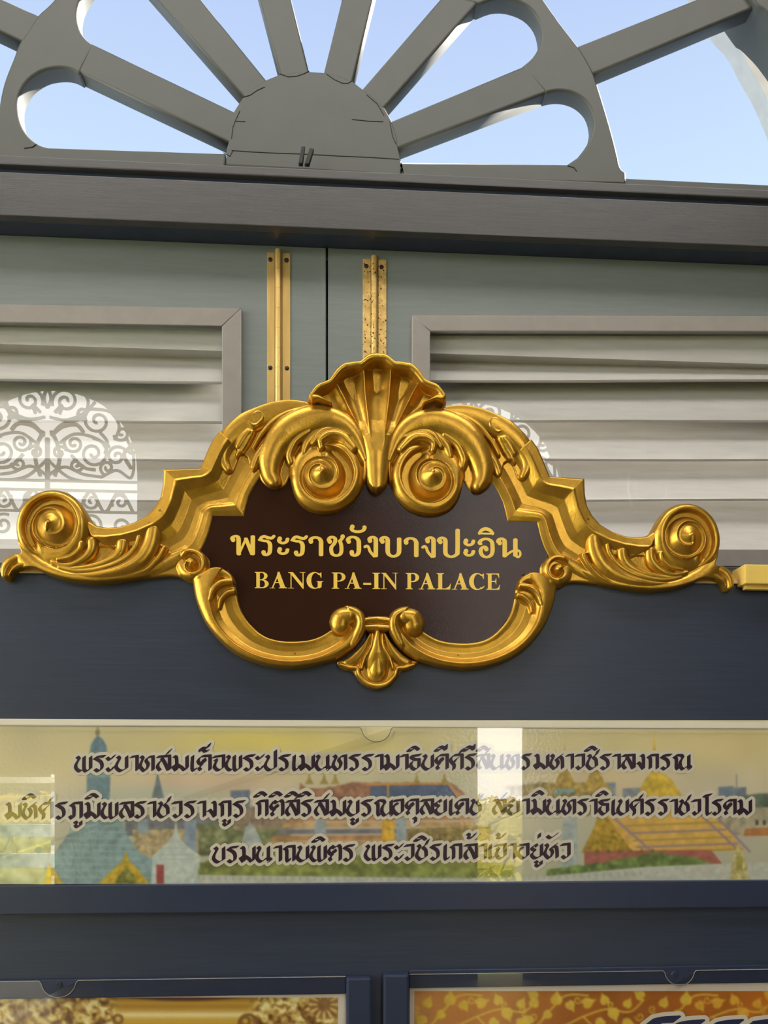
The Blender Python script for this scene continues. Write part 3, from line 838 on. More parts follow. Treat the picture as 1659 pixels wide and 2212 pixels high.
# poster frames at the foot of the picture
def frame(name, sx0, sx1, px0, px1, top, stile_top, right_stile, seed, D=DB):
    f = thing(name); f.parent = board
    ys = DB - .022
    x0, x1 = W(sx0, stile_top, ys)[0], W(sx1, stile_top, ys)[0]
    zt = W((sx0 + sx1) / 2, stile_top, ys)[1]
    boxo('stile', x0, x1, ys, DB, .42, zt, M['navy_rail'], f, .005)
    yt = DB - .008
    xa, xb = W(px0, top, yt)[0], W(px1, top, yt)[0]
    boxo('top_rail', xa, xb, yt, DB, W(829, top + 40, yt)[1], W(829, top, yt)[1], M['navy_rail'], f, .002)
    w_ = x1 - x0
    xo = xa - w_ if right_stile else xb
    boxo('stile', xo, xo + w_, ys, DB, .42, zt, M['navy_rail'], f, .005)
    return f
frame('poster_frame', 748, 803, -640, 748, 2106, 2112, True, 1)
frame('poster_frame', 828, 884, 884, 2140, 2096, 2105, False, 2)

# ------------------------------------------------------------------ the hall behind the camera, as the glass mirrors it
YB = -2.6
RA = 0.82
ZS = 4.09
def arch(cx, r, z0, n=28):
    return [(cx - r, z0), (cx - r, ZS)] + [(cx - r * math.cos(math.pi * i / n), ZS + r * math.sin(math.pi * i / n)) for i in range(1, n)] + [(cx + r, ZS), (cx + r, z0)]
CXL, CXR = -2.49, 1.17
outl = [(-6, 0)]
for c in (CXL, CXR): outl += arch(c, RA, 0)
outl += [(4.2, 0), (4.2, 5.35), (-6, 5.35)]
wb = plate('wall_back', [outl], YB - .3, .3, M['wall']); wb['kind'] = 'structure'
for i, c in enumerate((CXL, CXR)):
    a, b = arch(c, RA + .09, .0), arch(c, RA - .03, .0)
    t_ = plate('trim_%d' % (i + 2), [a + b[::-1]], YB - .02, .02, M['wall']); t_['kind'] = 'structure'

def spir(cx, cz, r0, turns, a0, s=1, n=26):
    return [(cx + r0 * (1 - .86 * i / n) * math.cos(a0 + s * turns * 2 * math.pi * i / n), YB - .15, cz + r0 * (1 - .86 * i / n) * math.sin(a0 + s * turns * 2 * math.pi * i / n)) for i in range(n + 1)]
def grille(cx, label):
    g = thing('iron_grille', label, 'grille', 'scrollwork grilles of the two doorways')
    def mir(p): return [(2 * cx - x, y, z) for x, y, z in p]
    Z = lambda v: ZS + v
    L = lambda pts: [(cx + x, YB - .15, Z(z)) for x, z in sm(pts, 6)]
    r = .0135
    sets = []
    both = lambda p: [p, mir(p)]
    rimp = [(cx - .80 * math.cos(math.pi * i / 40), YB - .15, ZS + .80 * math.sin(math.pi * i / 40)) for i in range(41)]
    tubeo('rim_bar', [[(cx - .80, YB - .15, ZS - 0.5)] + rimp + [(cx + .80, YB - .15, ZS - .5)]], .016, M['iron'], g)
    for z in (-.02, -.10, -.28): tubeo('cross_bar', [[(cx - .8, YB - .15, ZS + z), (cx + .8, YB - .15, ZS + z)]], .013, M['iron'], g)
    for s in (1, -1):
        q = (lambda p: p) if s == 1 else mir
        for pp in [q(spir(cx + .15, Z(.66), .115, 1.6, math.radians(200), -1))]: tubeo('scroll', [pp], r, M['iron'], g)
        for pp in [q(L([(.02, .52), (.16, .50), (.30, .56), (.40, .66)])), q(L([(.05, .76), (.26, .75), (.34, .66), (.28, .52), (.12, .46), (.03, .36)]))]: tubeo('scroll', [pp], r, M['iron'], g)
        for pp in [q(spir(cx + .42, Z(.50), .12, 1.4, math.radians(120), 1)), q(L([(.36, .60), (.52, .58), (.60, .46), (.56, .34)]))]: tubeo('scroll', [pp], r, M['iron'], g)
        for pp in [q(spir(cx + .38, Z(.22), .13, 1.7, math.radians(90), -1)), q(L([(.10, .30), (.22, .38), (.38, .36), (.52, .28)]))]: tubeo('scroll', [pp], r, M['iron'], g)
        for pp in [q(spir(cx + .22, Z(.30), .085, 1.5, math.radians(150), 1)), q(spir(cx + .58, Z(.20), .09, 1.4, math.radians(40), 1))]: tubeo('scroll', [pp], r, M['iron'], g)
        for pp in [q(L([(.0, .02), (.14, .10), (.30, .04), (.46, .02)])), q(L([(.0, .16), (.16, .02), (.30, -.02)])), q(L([(.45, .02), (.58, .08), (.70, .02), (.72, .2), (.66, .36)]))]: tubeo('scroll', [pp], r, M['iron'], g)
        for pp in [q(L([(.06, .02), (.10, .16), (.08, .30), (.03, .40)])), q(L([(.03, .36), (.12, .44), (.24, .46), (.30, .40)])), q(L([(.70, .1), (.64, .22), (.72, .30)]))]: tubeo('leaf_bar', [pp], .017, M['iron'], g)
        for pp in [q(spir(cx + .62, Z(.40), .07, 1.3, math.radians(200), 1)), q(spir(cx + .10, Z(.22), .06, 1.3, math.radians(20), 1)), q(spir(cx + .30, Z(.56), .06, 1.2, math.radians(300), -1)), q(spir(cx + .50, Z(.10), .065, 1.3, math.radians(250), -1)), q(spir(cx + .70, Z(.26), .05, 1.2, math.radians(90), -1)), q(spir(cx + .24, Z(.12), .06, 1.3, math.radians(0), -1))]: tubeo('scroll', [pp], r, M['iron'], g)
        for pp in [q(L([(.0, .60), (.03, .68), (.0, .78)])), q(L([(.06, .56), (.12, .62), (.10, .55)])), q(L([(.20, .20), (.30, .10), (.40, .08)])), q(L([(.02, -.28), (.12, -.10), (.24, -.28), (.36, -.10), (.48, -.28), (.60, -.10), (.72, -.28)])), q(L([(.44, .40), (.50, .32), (.48, .22)]))]: tubeo('leaf_bar', [pp], .015, M['iron'], g)
        for k in range(3):
            for pp in [q(spir(cx + .13 + .24 * k, Z(-.19), .075, 1.3, math.radians(90 + 60 * k), 1 if k % 2 else -1))]: tubeo('scroll', [pp], r, M['iron'], g)
            for pp in [q(spir(cx + .13 + .24 * k, Z(-.40), .095, 1.5, math.radians(40 + 80 * k), -1 if k % 2 else 1))]: tubeo('scroll', [pp], r, M['iron'], g)
    tubeo('center_bar', [L([(0, -.5), (0, .02), (0, .34)])], .022, M['iron'], g)
    return g
grille(CXL, 'iron scroll grille mirrored in the left louvre window')
grille(CXR, 'iron scroll grille mirrored in the right louvre window, behind the gold arch')
def leaf(x0, x1, z1, label):
    d = thing('doorway_leaf', label, 'door', 'leaves of the doorways behind')
    boxo('panel', x0, x1, YB - .2, YB - .16, 0, z1, M['wood_door'], d, .004)
    for a, b in ((.15, 1.2), (1.35, z1 - .15)):
        boxo('raised_field', x0 + .08, x1 - .08, YB - .159, YB - .145, a, b, M['wood_door'], d, .006)
leaf(CXR - RA + .005, 1.04, 3.55, 'dark leaf left of the bright gap behind the viewer')
leaf(1.39, CXR + RA - .005, 3.55, 'dark leaf right of the bright gap behind the viewer')
leaf(-2.10, CXL + RA - .005, 3.55, 'dark leaf beside the open left doorway behind the viewer')

sh_ = thing('doorway_shutter', 'dark fixed shutter filling the upper part of the left doorway behind', 'shutter')
boxo('panel', CXL - RA + .005, -2.105, YB - .2, YB - .16, 1.56, 3.57, M['wood_door'], sh_, .004)
for a_, b_ in ((1.68, 2.55), (2.67, 3.5)): boxo('raised_field', CXL - RA + .09, -2.19, YB - .159, YB - .145, a_, b_, M['wood_door'], sh_, .006)
# garden outside
lw = boxo('ground_lawn', -30, 30, -60, -2.9, -.30, -.15, M['lawn']); lw['kind'] = 'structure'
def bush(name, label, cat, x0, x1, y0, y1, z0, z1, m, n, s):
    bm = bmesh.new()
    rnd = random.Random(n)
    for i in range(n):
        c = Vector((rnd.uniform(x0, x1), rnd.uniform(y0, y1), rnd.uniform(z0, z1)))
        d = Vector((rnd.gauss(0, 1), rnd.gauss(0, 1), rnd.gauss(0, 1))).normalized()
        u = d.orthogonal().normalized() * s * .35
        bm.faces.new([bm.verts.new(c - d * s), bm.verts.new(c + u), bm.verts.new(c + d * s), bm.verts.new(c - u)])
    for v in ((x0, x1),):
        box(bm, x0 + .05, x1 - .05, y0 + .05, y1 - .05, -.15, z1 - .05)
    return tag(obj(name, bm, m), label, cat)
bush('hedge', 'yellow leaved hedge in the garden seen mirrored in the banner', 'hedge', .7, 2.3, -4.9, -4.4, .5, 1.34, M['hedge'], 900, .09)
bush('flower_bed', 'pink flower bed on the lawn behind the hedge', 'flowers', -.5, 4, -9.6, -8.6, 0.1, .55, M['flower'], 900, .12)
rail = thing('garden_rail', 'white board rail on the lawn outside the left doorway', 'fence')
for z0, z1 in ((.86, 1.01), (.50, .67), (1.49, 1.56)):
    boxo('board', -7.5, -2.2, -6.2, -6.15, z0, z1, M['white'], rail, .004)
for x in (-6.2, -4.8, -3.4): boxo('post', x, x + .08, -6.28, -6.201, -.15, 1.6, M['white'], rail, .004)
bush('hedge', 'low yellow hedge behind the white garden rail', 'hedge', -7.5, -2.0, -7.2, -6.8, .5, 1.38, M['hedge'], 900, .08)

bush('added_tree_line', 'added dark green tree line hiding the low sky beyond the lawn', 'trees', -16, 0.5, -14, -12.5, .2, 3.2, M['tree'], 3000, .22)  # added to dim the low sky mirrored through the left doorway
# glass lantern hanging from the hall ceiling
lx, lz = W(1400, 1055, 4.6); ly = 3.908 - 4.6
lan = thing('hanging_lantern', 'clear glass lantern on a cord mirrored in the right louvre window', 'lamp')
def lathe(name, prof, c, m, parent, n=28):
    bm = bmesh.new()
    rings = [[bm.verts.new((c[0] + r * math.cos(2 * math.pi * k / n), c[1] + r * math.sin(2 * math.pi * k / n), c[2] + z)) for k in range(n)] for r, z in prof]
    for a, b in zip(rings, rings[1:]):
        for k in range(n): bm.faces.new((a[k], a[(k + 1) % n], b[(k + 1) % n], b[k]))
    bmesh.ops.recalc_face_normals(bm, faces=bm.faces)
    return obj(name, bm, m, parent, True)
lathe('glass_shade', [(.02, -.17), (.06, -.15), (.10, -.09), (.118, .0), (.118, .08), (.105, .12), (.11, .125), (.125, .08), (.125, 0), (.106, -.09), (.064, -.157), (.02, -.178)], (lx, ly, lz), M['pane'], lan)
lathe('cap', [(.0, .18), (.03, .18), (.05, .15), (.115, .13), (.118, .12), (0, .118)], (lx, ly, lz), M['iron'], lan)
tubeo('cord', [[(lx, ly, lz + .17), (lx, ly, 5.35)]], .006, M['iron'], lan)

# ------------------------------------------------------------------ printed sheets: a picture worked out on a fine grid of the sheet itself
def vnoise(X, Y, sc, seed):
    r = np.random.RandomState(seed)
    g = r.rand(64, 64)
    x = X / sc + 1000; y = Y / sc + 1000
    xi = np.floor(x).astype(int); yi = np.floor(y).astype(int)
    fx = x - xi; fy = y - yi
    fx = fx * fx * (3 - 2 * fx); fy = fy * fy * (3 - 2 * fy)
    a = g[yi % 64, xi % 64]; b = g[yi % 64, (xi + 1) % 64]; c = g[(yi + 1) % 64, xi % 64]; d = g[(yi + 1) % 64, (xi + 1) % 64]
    return (a * (1 - fx) + b * fx) * (1 - fy) + (c * (1 - fx) + d * fx) * fy
class Paint:
    def __init__(s, x0, y0, x1, y1, step):
        s.gx = np.arange(x0, x1 + step * .5, step); s.gy = np.arange(y0, y1 + step * .5, step)
        s.X, s.Y = np.meshgrid(s.gx, s.gy)
        s.C = np.zeros(s.X.shape + (3,))
    def wob(s, amp, sc=7, seed=1):
        return s.X + amp * (vnoise(s.X, s.Y, sc, seed) - .5), s.Y + amp * (vnoise(s.X, s.Y, sc, seed + 50) - .5)
    def put(s, m, col, var=0.0, sc=6, seed=3):
        c = np.array(col, float)[None, None] * np.ones(s.C.shape)
        if var:
            U, V_ = s.X * .82 + s.Y * .57, s.Y * .82 - s.X * .57
            c = c * (1 + var * (.6 * vnoise(U, V_, sc * 1.8, seed) + .5 * vnoise(s.X, s.Y, sc * .9, seed + 7) - .55))[..., None]
        m = np.clip(m, 0, 1)[..., None]
        s.C = s.C * (1 - m) + c * m
    def poly(s, pts, col, soft=2.0, var=.25, sc=6, wob=0, seed=3, op=1.0):
        X, Y = s.wob(wob, 9, seed) if wob else (s.X, s.Y)
        x0 = min(p[0] for p in pts) - 12; x1 = max(p[0] for p in pts) + 12; y0 = min(p[1] for p in pts) - 12; y1 = max(p[1] for p in pts) + 12
        ix = np.where((s.gx >= x0) & (s.gx <= x1))[0]; iy = np.where((s.gy >= y0) & (s.gy <= y1))[0]
        if len(ix) < 2 or len(iy) < 2: return
        sl = (slice(iy[0], iy[-1] + 1), slice(ix[0], ix[-1] + 1))
        x, y = X[sl], Y[sl]
        d, _, _ = pdist(x, y, pts, True)
        sd = np.where(inside(x, y, pts), d, -d)
        m = np.zeros(s.X.shape); m[sl] = np.clip(sd / soft + .5, 0, 1) * op
        s.put(m, col, var, sc, seed)
    def line(s, pts, wd, col, soft=1.5, op=1.0):
        d, _, _ = pdist(s.X, s.Y, pts)
        s.put(np.clip((wd / 2 - d) / soft + .5, 0, 1) * op, col)
    def soften(s, k):
        for _ in range(k):
            P_ = np.pad(s.C, ((1, 1), (1, 1), (0, 0)), 'edge')
            s.C = (2 * s.C + P_[:-2, 1:-1] + P_[2:, 1:-1] + P_[1:-1, :-2] + P_[1:-1, 2:]) / 6
    def build(s, name, D, m, parent, thick=0.0):
        n = s.X.size
        x, z = Wv(s.X, s.Y, D)
        V = np.stack([x.ravel(), np.full(n, D), z.ravel()], 1)
        r, c = s.X.shape
        i = np.arange(n).reshape(r, c)
        Q = np.stack([i[:-1, :-1], i[1:, :-1], i[1:, 1:], i[:-1, 1:]], -1).reshape(-1, 4)
        me = bpy.data.meshes.new(name)
        me.vertices.add(n); me.vertices.foreach_set('co', V.ravel())
        me.loops.add(Q.size); me.loops.foreach_set('vertex_index', Q.ravel().astype(np.int32))
        me.polygons.add(len(Q))
        me.polygons.foreach_set('loop_start', np.arange(0, Q.size, 4, dtype=np.int32))
        me.polygons.foreach_set('loop_total', np.full(len(Q), 4, np.int32))
        me.update(calc_edges=True)
        a = me.color_attributes.new('paint', 'FLOAT_COLOR', 'POINT')
        c8 = np.clip(s.C / 255.0, 0, 1) * 1.0
        l = np.where(c8 <= .04045, c8 / 12.92, ((c8 + .055) / 1.055) ** 2.4)
        l = np.minimum(l * 1.3, .92)
        a.data.foreach_set('color', np.concatenate([l.reshape(-1, 3), np.ones((n, 1))], 1).ravel().astype(np.float32))
        return link(name, me, m, parent)

DP = DB - 0.0010     # printed sheets lie on the board
# ---- the long banner
ban = thing('banner', 'long printed banner with three lines of Thai lettering over a palace skyline', 'banner')
p = Paint(-200, 1556, 1880, 1909, 1.6)
X, Y = p.X, p.Y
ramp = lambda v, xs_, cs: np.stack([np.interp(v, xs_, [c[k] for c in cs]) for k in range(3)], -1)
p.C = ramp(Y, [1556, 1600, 1650, 1700, 1760, 1910], [(196, 186, 146), (202, 188, 138), (204, 190, 142), (200, 186, 152), (186, 178, 152), (165, 165, 140)])
def tint(col, cx, cy, rx, ry, k):
    g = np.exp(-((X - cx) / rx) ** 2 - ((Y - cy) / ry) ** 2) * k
    p.put(g, col)
tint((216, 196, 96), 560, 1600, 170, 22, .75); tint((214, 196, 112), 700, 1625, 200, 26, .4)
tint((190, 178, 140), 60, 1600, 200, 60, .6); tint((208, 174, 146), 440, 1690, 160, 24, .7)
tint((168, 178, 160), 330, 1715, 160, 22, .6); tint((196, 186, 160), 1560, 1690, 150, 40, .5); tint((214, 192, 134), 1560, 1610, 200, 40, .5)
tint((170, 176, 150), 900, 1690, 220, 25, .5); tint((205, 176, 130), 1280, 1690, 120, 25, .4)
p.C *= (1 + .05 * (vnoise(X, Y, 60, 9) - .5))[..., None]
# far city and trees
for a, b, t_, c in ((498, 540, 1708, (112, 122, 136)), (1290, 1330, 1692, (132, 146, 150)), (1345, 1400, 1703, (132, 138, 142)), (1552, 1585, 1700, (112, 124, 136)), (1586, 1612, 1702, (108, 118, 130))):
    p.poly([(a, t_), (b, t_ - 2), (b, 1780), (a, 1780)], c, 2)
p.line([(1591, 1674), (1591, 1710)], 3, (140, 138, 130))
p.poly([(1580, 1722), (1640, 1714), (2080, 1712), (2080, 1790), (1540, 1800)], (96, 110, 92), 4, .5, 9)
p.poly([(1560, 1745), (2080, 1738), (2080, 1800), (1550, 1806)], (168, 158, 130), 2, .35, 7)
for k in range(9): p.poly([(1632 + 16 * k, 1772), (1638 + 16 * k, 1772), (1638 + 16 * k, 1782), (1632 + 16 * k, 1782)], (70, 66, 60), 2, 0)
p.poly([(1610, 1790), (1700, 1786), (1700, 1804), (1606, 1806)], (178, 120, 70), 3)
p.poly([(-420, 1790), (110, 1775), (110, 1909), (-420, 1909)], (150, 160, 140), 8, .4, 11)
# grey roofs and tan walls behind the spires
p.poly([(270, 1762), (560, 1752), (600, 1800), (270, 1806)], (112, 112, 112), 3, .3)
p.poly([(286, 1792), (444, 1790), (440, 1850), (286, 1850)], (168, 150, 112), 2, .5, 5)
p.poly([(430, 1780), (620, 1770), (640, 1850), (430, 1850)], (118, 122, 84), 5, .7, 8, 6)
p.poly([(510, 1745), (640, 1738), (660, 1790), (500, 1792)], (140, 122, 100), 5, .5, 6, 5)
p.poly([(398, 1770), (424, 1770), (424, 1845), (398, 1845)], (132, 146, 156), 2)
p.poly([(298, 1770), (320, 1770), (320, 1800), (298, 1800)], (138, 152, 156), 2)
p.poly([(530, 1790), (540, 1775), (552, 1790), (566, 1820), (566, 1850), (515, 1850)], (160, 168, 160), 3)
# thin dark spire and the tall blue green tower
p.poly([(340, 1668), (346, 1690), (354, 1722), (340, 1730), (328, 1722), (336, 1690)], (104, 116, 118), 2)
tower = [(211, 1571), (214, 1590), (222, 1597), (229, 1610), (231, 1626), (236, 1640), (238, 1680), (236, 1730), (262, 1762), (272, 1800), (300, 1840), (330, 1856), (338, 1909), (92, 1909), (98, 1870), (120, 1840), (148, 1800), (158, 1760), (186, 1730), (188, 1680), (188, 1640), (194, 1626), (196, 1610), (202, 1597), (208, 1590)]
p.poly(tower, (126, 148, 146), 2.5, .3, 8)
p.poly([(211, 1590), (222, 1597), (230, 1612), (231, 1626), (194, 1626), (196, 1610)], (100, 122, 134), 2)
p.poly([(188, 1680), (238, 1680), (236, 1728), (188, 1728)], (104, 126, 132), 3)
p.poly([(211, 1568), (217, 1584), (211, 1592), (205, 1584)], (140, 128, 90), 2)
for y in range(1740, 1900, 14):
    h_ = np.interp(y, [1740, 1800, 1909], [30, 66, 118])
    p.line([(212 - h_, y), (212 + h_, y + 2)], 2.5, (160, 176, 168), 2, .6)
for k in range(7):
    p.line([(160 + 17 * k, 1800 + 10 * abs(k - 3)), (156 + 19 * k, 1900)], 2, (104, 128, 124), 2, .4)
# white bell shaped chedi
p.poly([(380, 1772), (384, 1800), (392, 1815), (410, 1832), (432, 1848), (436, 1909), (326, 1909), (330, 1848), (350, 1832), (366, 1815), (376, 1800)], (182, 190, 178), 2, .2, 6)
for y in (1818, 1832, 1846, 1856): p.line([(345, y), (420, y)], 2, (150, 160, 152), 2, .7)
p.poly([(338, 1868), (354, 1868), (354, 1909), (338, 1909)], (150, 70, 66), 2)
# yellow gables at the lower left
p.poly([(272, 1838), (278, 1858), (300, 1880), (322, 1909), (212, 1909), (240, 1882), (266, 1858)], (184, 154, 52), 2, .4, 5)
p.poly([(272, 1872), (288, 1890), (298, 1909), (246, 1909), (258, 1890)], (118, 116, 52), 2, .6, 5)
p.poly([(104, 1860), (118, 1880), (136, 1909), (96, 1909)], (184, 152, 50), 2, .4)
# hall roofs in the middle
p.poly([(650, 1690), (664, 1704), (720, 1700), (760, 1688), (800, 1690), (980, 1692), (1010, 1720), (1040, 1764), (640, 1772)], (150, 110, 84), 2.5, .5, 6, 4)
p.poly([(800, 1698), (968, 1696), (992, 1730), (800, 1734)], (84, 96, 120), 2, .25)
p.line([(792, 1694), (970, 1692), (1000, 1734)], 5, (196, 140, 76)); p.line([(838, 1694), (838, 1734)], 4, (188, 146, 70))
for a in (668, 700, 724, 900, 960): p.poly([(a, 1668), (a + 4, 1684), (a + 10, 1694), (a - 10, 1694), (a - 4, 1684)], (158, 134, 70), 2.5)
for k, y in enumerate((1742, 1752, 1764, 1778, 1792, 1806, 1818)):
    a = 650 - 12 * k
    p.poly([(a, y), (1010 + 4 * k, y - 3), (1016 + 4 * k, y + 7), (a - 6, y + 10)], [(186, 150, 104), (122, 116, 122), (176, 128, 84)][k % 3], 2, .3, 9)
p.poly([(826, 1772), (850, 1772), (856, 1870), (820, 1870)], (196, 156, 58), 2, .4, 5)
p.poly([(856, 1765), (878, 1765), (878, 1860), (856, 1860)], (150, 160, 160), 3)
p.poly([(680, 1770), (704, 1770), (704, 1800), (680, 1800)], (150, 160, 160), 3)
p.poly([(880, 1790), (1060, 1784), (1060, 1868), (880, 1870)], (140, 120, 72), 4, .7, 6, 5)
# prasat roofs behind the second line
p.poly([(1080, 1760), (1090, 1700), (1170, 1690), (1290, 1690), (1300, 1760)], (150, 132, 82), 3, .7, 7, 6)
for a, t_ in ((1220, 1610), (1286, 1612)):
    p.poly([(a, t_), (a + 6, 1660), (a + 20, 1690), (a + 40, 1710), (a - 40, 1710), (a - 20, 1690), (a - 6, 1660)], (170, 142, 70), 2.5, .5, 5)
p.poly([(1195, 1706), (1240, 1704), (1240, 1712), (1195, 1714)], (120, 156, 160), 2)
# gilded chedi with its needle
p.poly([(1413, 1573), (1416, 1618), (1424, 1664), (1452, 1686), (1472, 1716), (1474, 1735), (1376, 1735), (1378, 1716), (1392, 1686), (1408, 1664), (1411, 1618)], (200, 168, 62), 2, .35, 6)
# right hall: stacked orange roofs, gable, red base
p.poly([(1290, 1752), (1520, 1744), (1580, 1800), (1606, 1838), (1340, 1842)], (206, 166, 84), 2, .2, 8)
for k, y in enumerate((1776, 1792, 1808, 1822, 1834)):
    p.line([(1352 + 8 * k, y + 8), (1556 + 12 * k, y)], 4, (146, 124, 128) if k % 2 else (168, 140, 60))
for s_ in ((1316, 1758, 1420, 1850), (1504, 1750, 1600, 1842), (1534, 1750, 1620, 1840)): p.line([(s_[0], s_[1]), (s_[2], s_[3])], 5, (150, 128, 134))
p.poly([(1296, 1752), (1318, 1772), (1364, 1838), (1256, 1842), (1282, 1790)], (164, 134, 46), 2, .5, 4)
p.poly([(1262, 1838), (1536, 1836), (1560, 1866), (1262, 1874)], (160, 96, 82), 2, .25)
for k in range(6): p.poly([(1284 + 24 * k, 1842), (1290 + 24 * k, 1832), (1296 + 24 * k, 1842)], (120, 96, 60), 2)
p.poly([(1216, 1768), (1246, 1768), (1250, 1890), (1210, 1890)], (158, 166, 160), 2.5)
# gardens and the long white wall
p.poly([(430, 1862), (700, 1846), (1110, 1868), (1110, 1900), (430, 1896)], (122, 128, 66), 4, .6, 9, 6)
p.poly([(1180, 1880), (1380, 1850), (1420, 1842), (1500, 1852), (1540, 1866), (1300, 1886), (1180, 1894)], (104, 122, 66), 3, .6, 7, 6)
p.poly([(430, 1890), (1000, 1897), (1180, 1893), (1400, 1872), (2080, 1846), (2080, 1909), (430, 1909)], (182, 182, 166), 2, .15)
for k in range(60): p.line([(440 + 16 * k, 1894 + (k > 38) * -.45 * (k - 38)), (440 + 16 * k, 1900 + (k > 38) * -.45 * (k - 38))], 5, (150, 152, 140), 2, .6)
p.poly([(1593, 1826), (1602, 1838), (1612, 1862), (1618, 1900), (1576, 1900), (1582, 1862), (1588, 1838)], (186, 172, 112), 2, .5, 4)
p.poly([(1590, 1850), (1604, 1850), (1604, 1880), (1590, 1880)], (150, 140, 70), 2)
p.soften(3)
p.build('print', DP, M['print'], ban)
# blank margin along the top
mx0, mz1 = W(-200, 1556.5, DP - .0002); mx1, mz0 = W(1880, 1570, DP - .0002)
boxo('paper_margin', mx0, mx1, DP - .0004, DP - .0002, W(829, 1569, DP)[1], W(829, 1556.5, DP)[1], M['cream'], ban)

def sheet(name, label, x0, x1, y0, y1, notch, D=DB - .006, th=.0025, group='clear acrylic covers'):
    """acrylic cover with a finger notch in its top edge"""
    a = thing(name, label, 'cover', group)
    cx, r = notch
    # notch half circle
    xa, za = W(x0, y0, D); xb, _ = W(x1, y0, D); _, zb = W(829, y1, D)
    za = W(cx, y0, D)[1]
    cxm = W(cx, y0, D)[0]; rm = W(cx + r, y0, D)[0] - cxm
    pts = [(xa, zb), (xa, za), (cxm - rm * 1.12, za), (cxm - rm * 1.03, za - rm * .1)] + [(cxm - rm * math.cos(math.pi * k / 18), za - rm * math.sin(math.pi * k / 18) * .98 - .0) for k in range(1, 18)] + [(cxm + rm * 1.03, za - rm * .1), (cxm + rm * 1.12, za), (xb, za), (xb, zb)]
    bm = bmesh.new()
    bm.faces.new([bm.verts.new((x, D, z)) for x, z in pts])
    bmesh.ops.triangulate(bm, faces=bm.faces[:])
    o = obj('face', bm, M['acrylic'], a)
    e = tubeo('polished_edge', [[(x, D + .0012, z) for x, z in pts[1:-1]]], .0009, M['acr_edge'], a)
    return a
sheet('acrylic_cover', 'clear acrylic cover over the long banner, notched at its top middle', -200, 1880, 1571, 1909, (813, 32))

# ---- the two posters under the banner
def poster(name, label, px0, px1, top, x_in0, x_in1, top_in, paintf, seed):
    t_ = thing(name, label, 'poster')
    xa, zt = W(px0, top, DP); xb, _ = W(px1, top, DP)
    boxo('paper_margin', xa, xb, DP - .0001, DP + .0005, .44, W((px0 + px1) / 2, top, DP)[1], M['paper'], t_)
    q = Paint(x_in0, top_in, x_in1, top_in + 330, 2.0)
    paintf(q)
    q.soften(2)
    q.build('print', DP - .0004, M['print_gold'], t_)
    return t_
def gold_art(q):
    X, Y = q.X, q.Y
    ty = 2152
    orn = vnoise(*q.wob(26, 13, 11), 13, 12) * .6 + vnoise(*q.wob(14, 7, 13), 6, 14) * .4
    sp = np.sin((X * .9 + 30 * vnoise(X, Y, 22, 21)) * .16) * np.sin((Y + 30 * vnoise(X, Y, 22, 22)) * .18)
    o = np.clip(orn + .22 * sp, 0, 1)
    c = ramp(o, [.15, .35, .5, .65, .85], [(92, 60, 28), (134, 96, 42), (172, 138, 66), (204, 178, 104), (232, 216, 158)])
    q.C = c
    m = np.clip((X - 236 - (Y - ty) * .1) / 18, 0, 1) * np.clip((560 - X) / 26, 0, 1)
    vv = ramp(Y, [2148, 2166, 2174, 2182, 2192, 2202, 2230, 2480], [(120, 74, 40), (188, 152, 54), (164, 118, 42), (182, 146, 56), (226, 210, 160), (196, 160, 60), (180, 140, 50), (140, 100, 40)])
    q.C = q.C * (1 - m[..., None]) + vv * m[..., None]
    a = np.clip((ty + 13 - np.abs(X - 400) ** 2 / 1900 - Y) / 5, 0, 1)
    q.put(a * (np.abs(X - 400) < 150), (92, 50, 40))
    for cx, cy, r in ((255, 2202, 9), (530, 2206, 9), (536, 2212, 20), (668, 2188, 15)):
        d = np.abs(np.hypot(X - cx, Y - cy) - r)
        q.put(np.clip(1.5 - d / 3, 0, 1), (120, 84, 36)); 
    d = np.hypot(X - 700, Y - 2170); an = np.arctan2(Y - 2170, X - 700)
    q.put(np.clip((34 - d) / 3, 0, 1) * .8, (130, 92, 52)); q.put(np.clip((34 - d) / 3, 0, 1) * np.clip((np.cos(an * 12) - .1) * 3, 0, 1) * np.clip((d - 12) / 5, 0, 1), (214, 184, 104))
poster('poster', 'left poster, blurred gilt carving around a shining gold band, white margin', -640, 747, 2134, -600, 730, 2155, gold_art, 5)

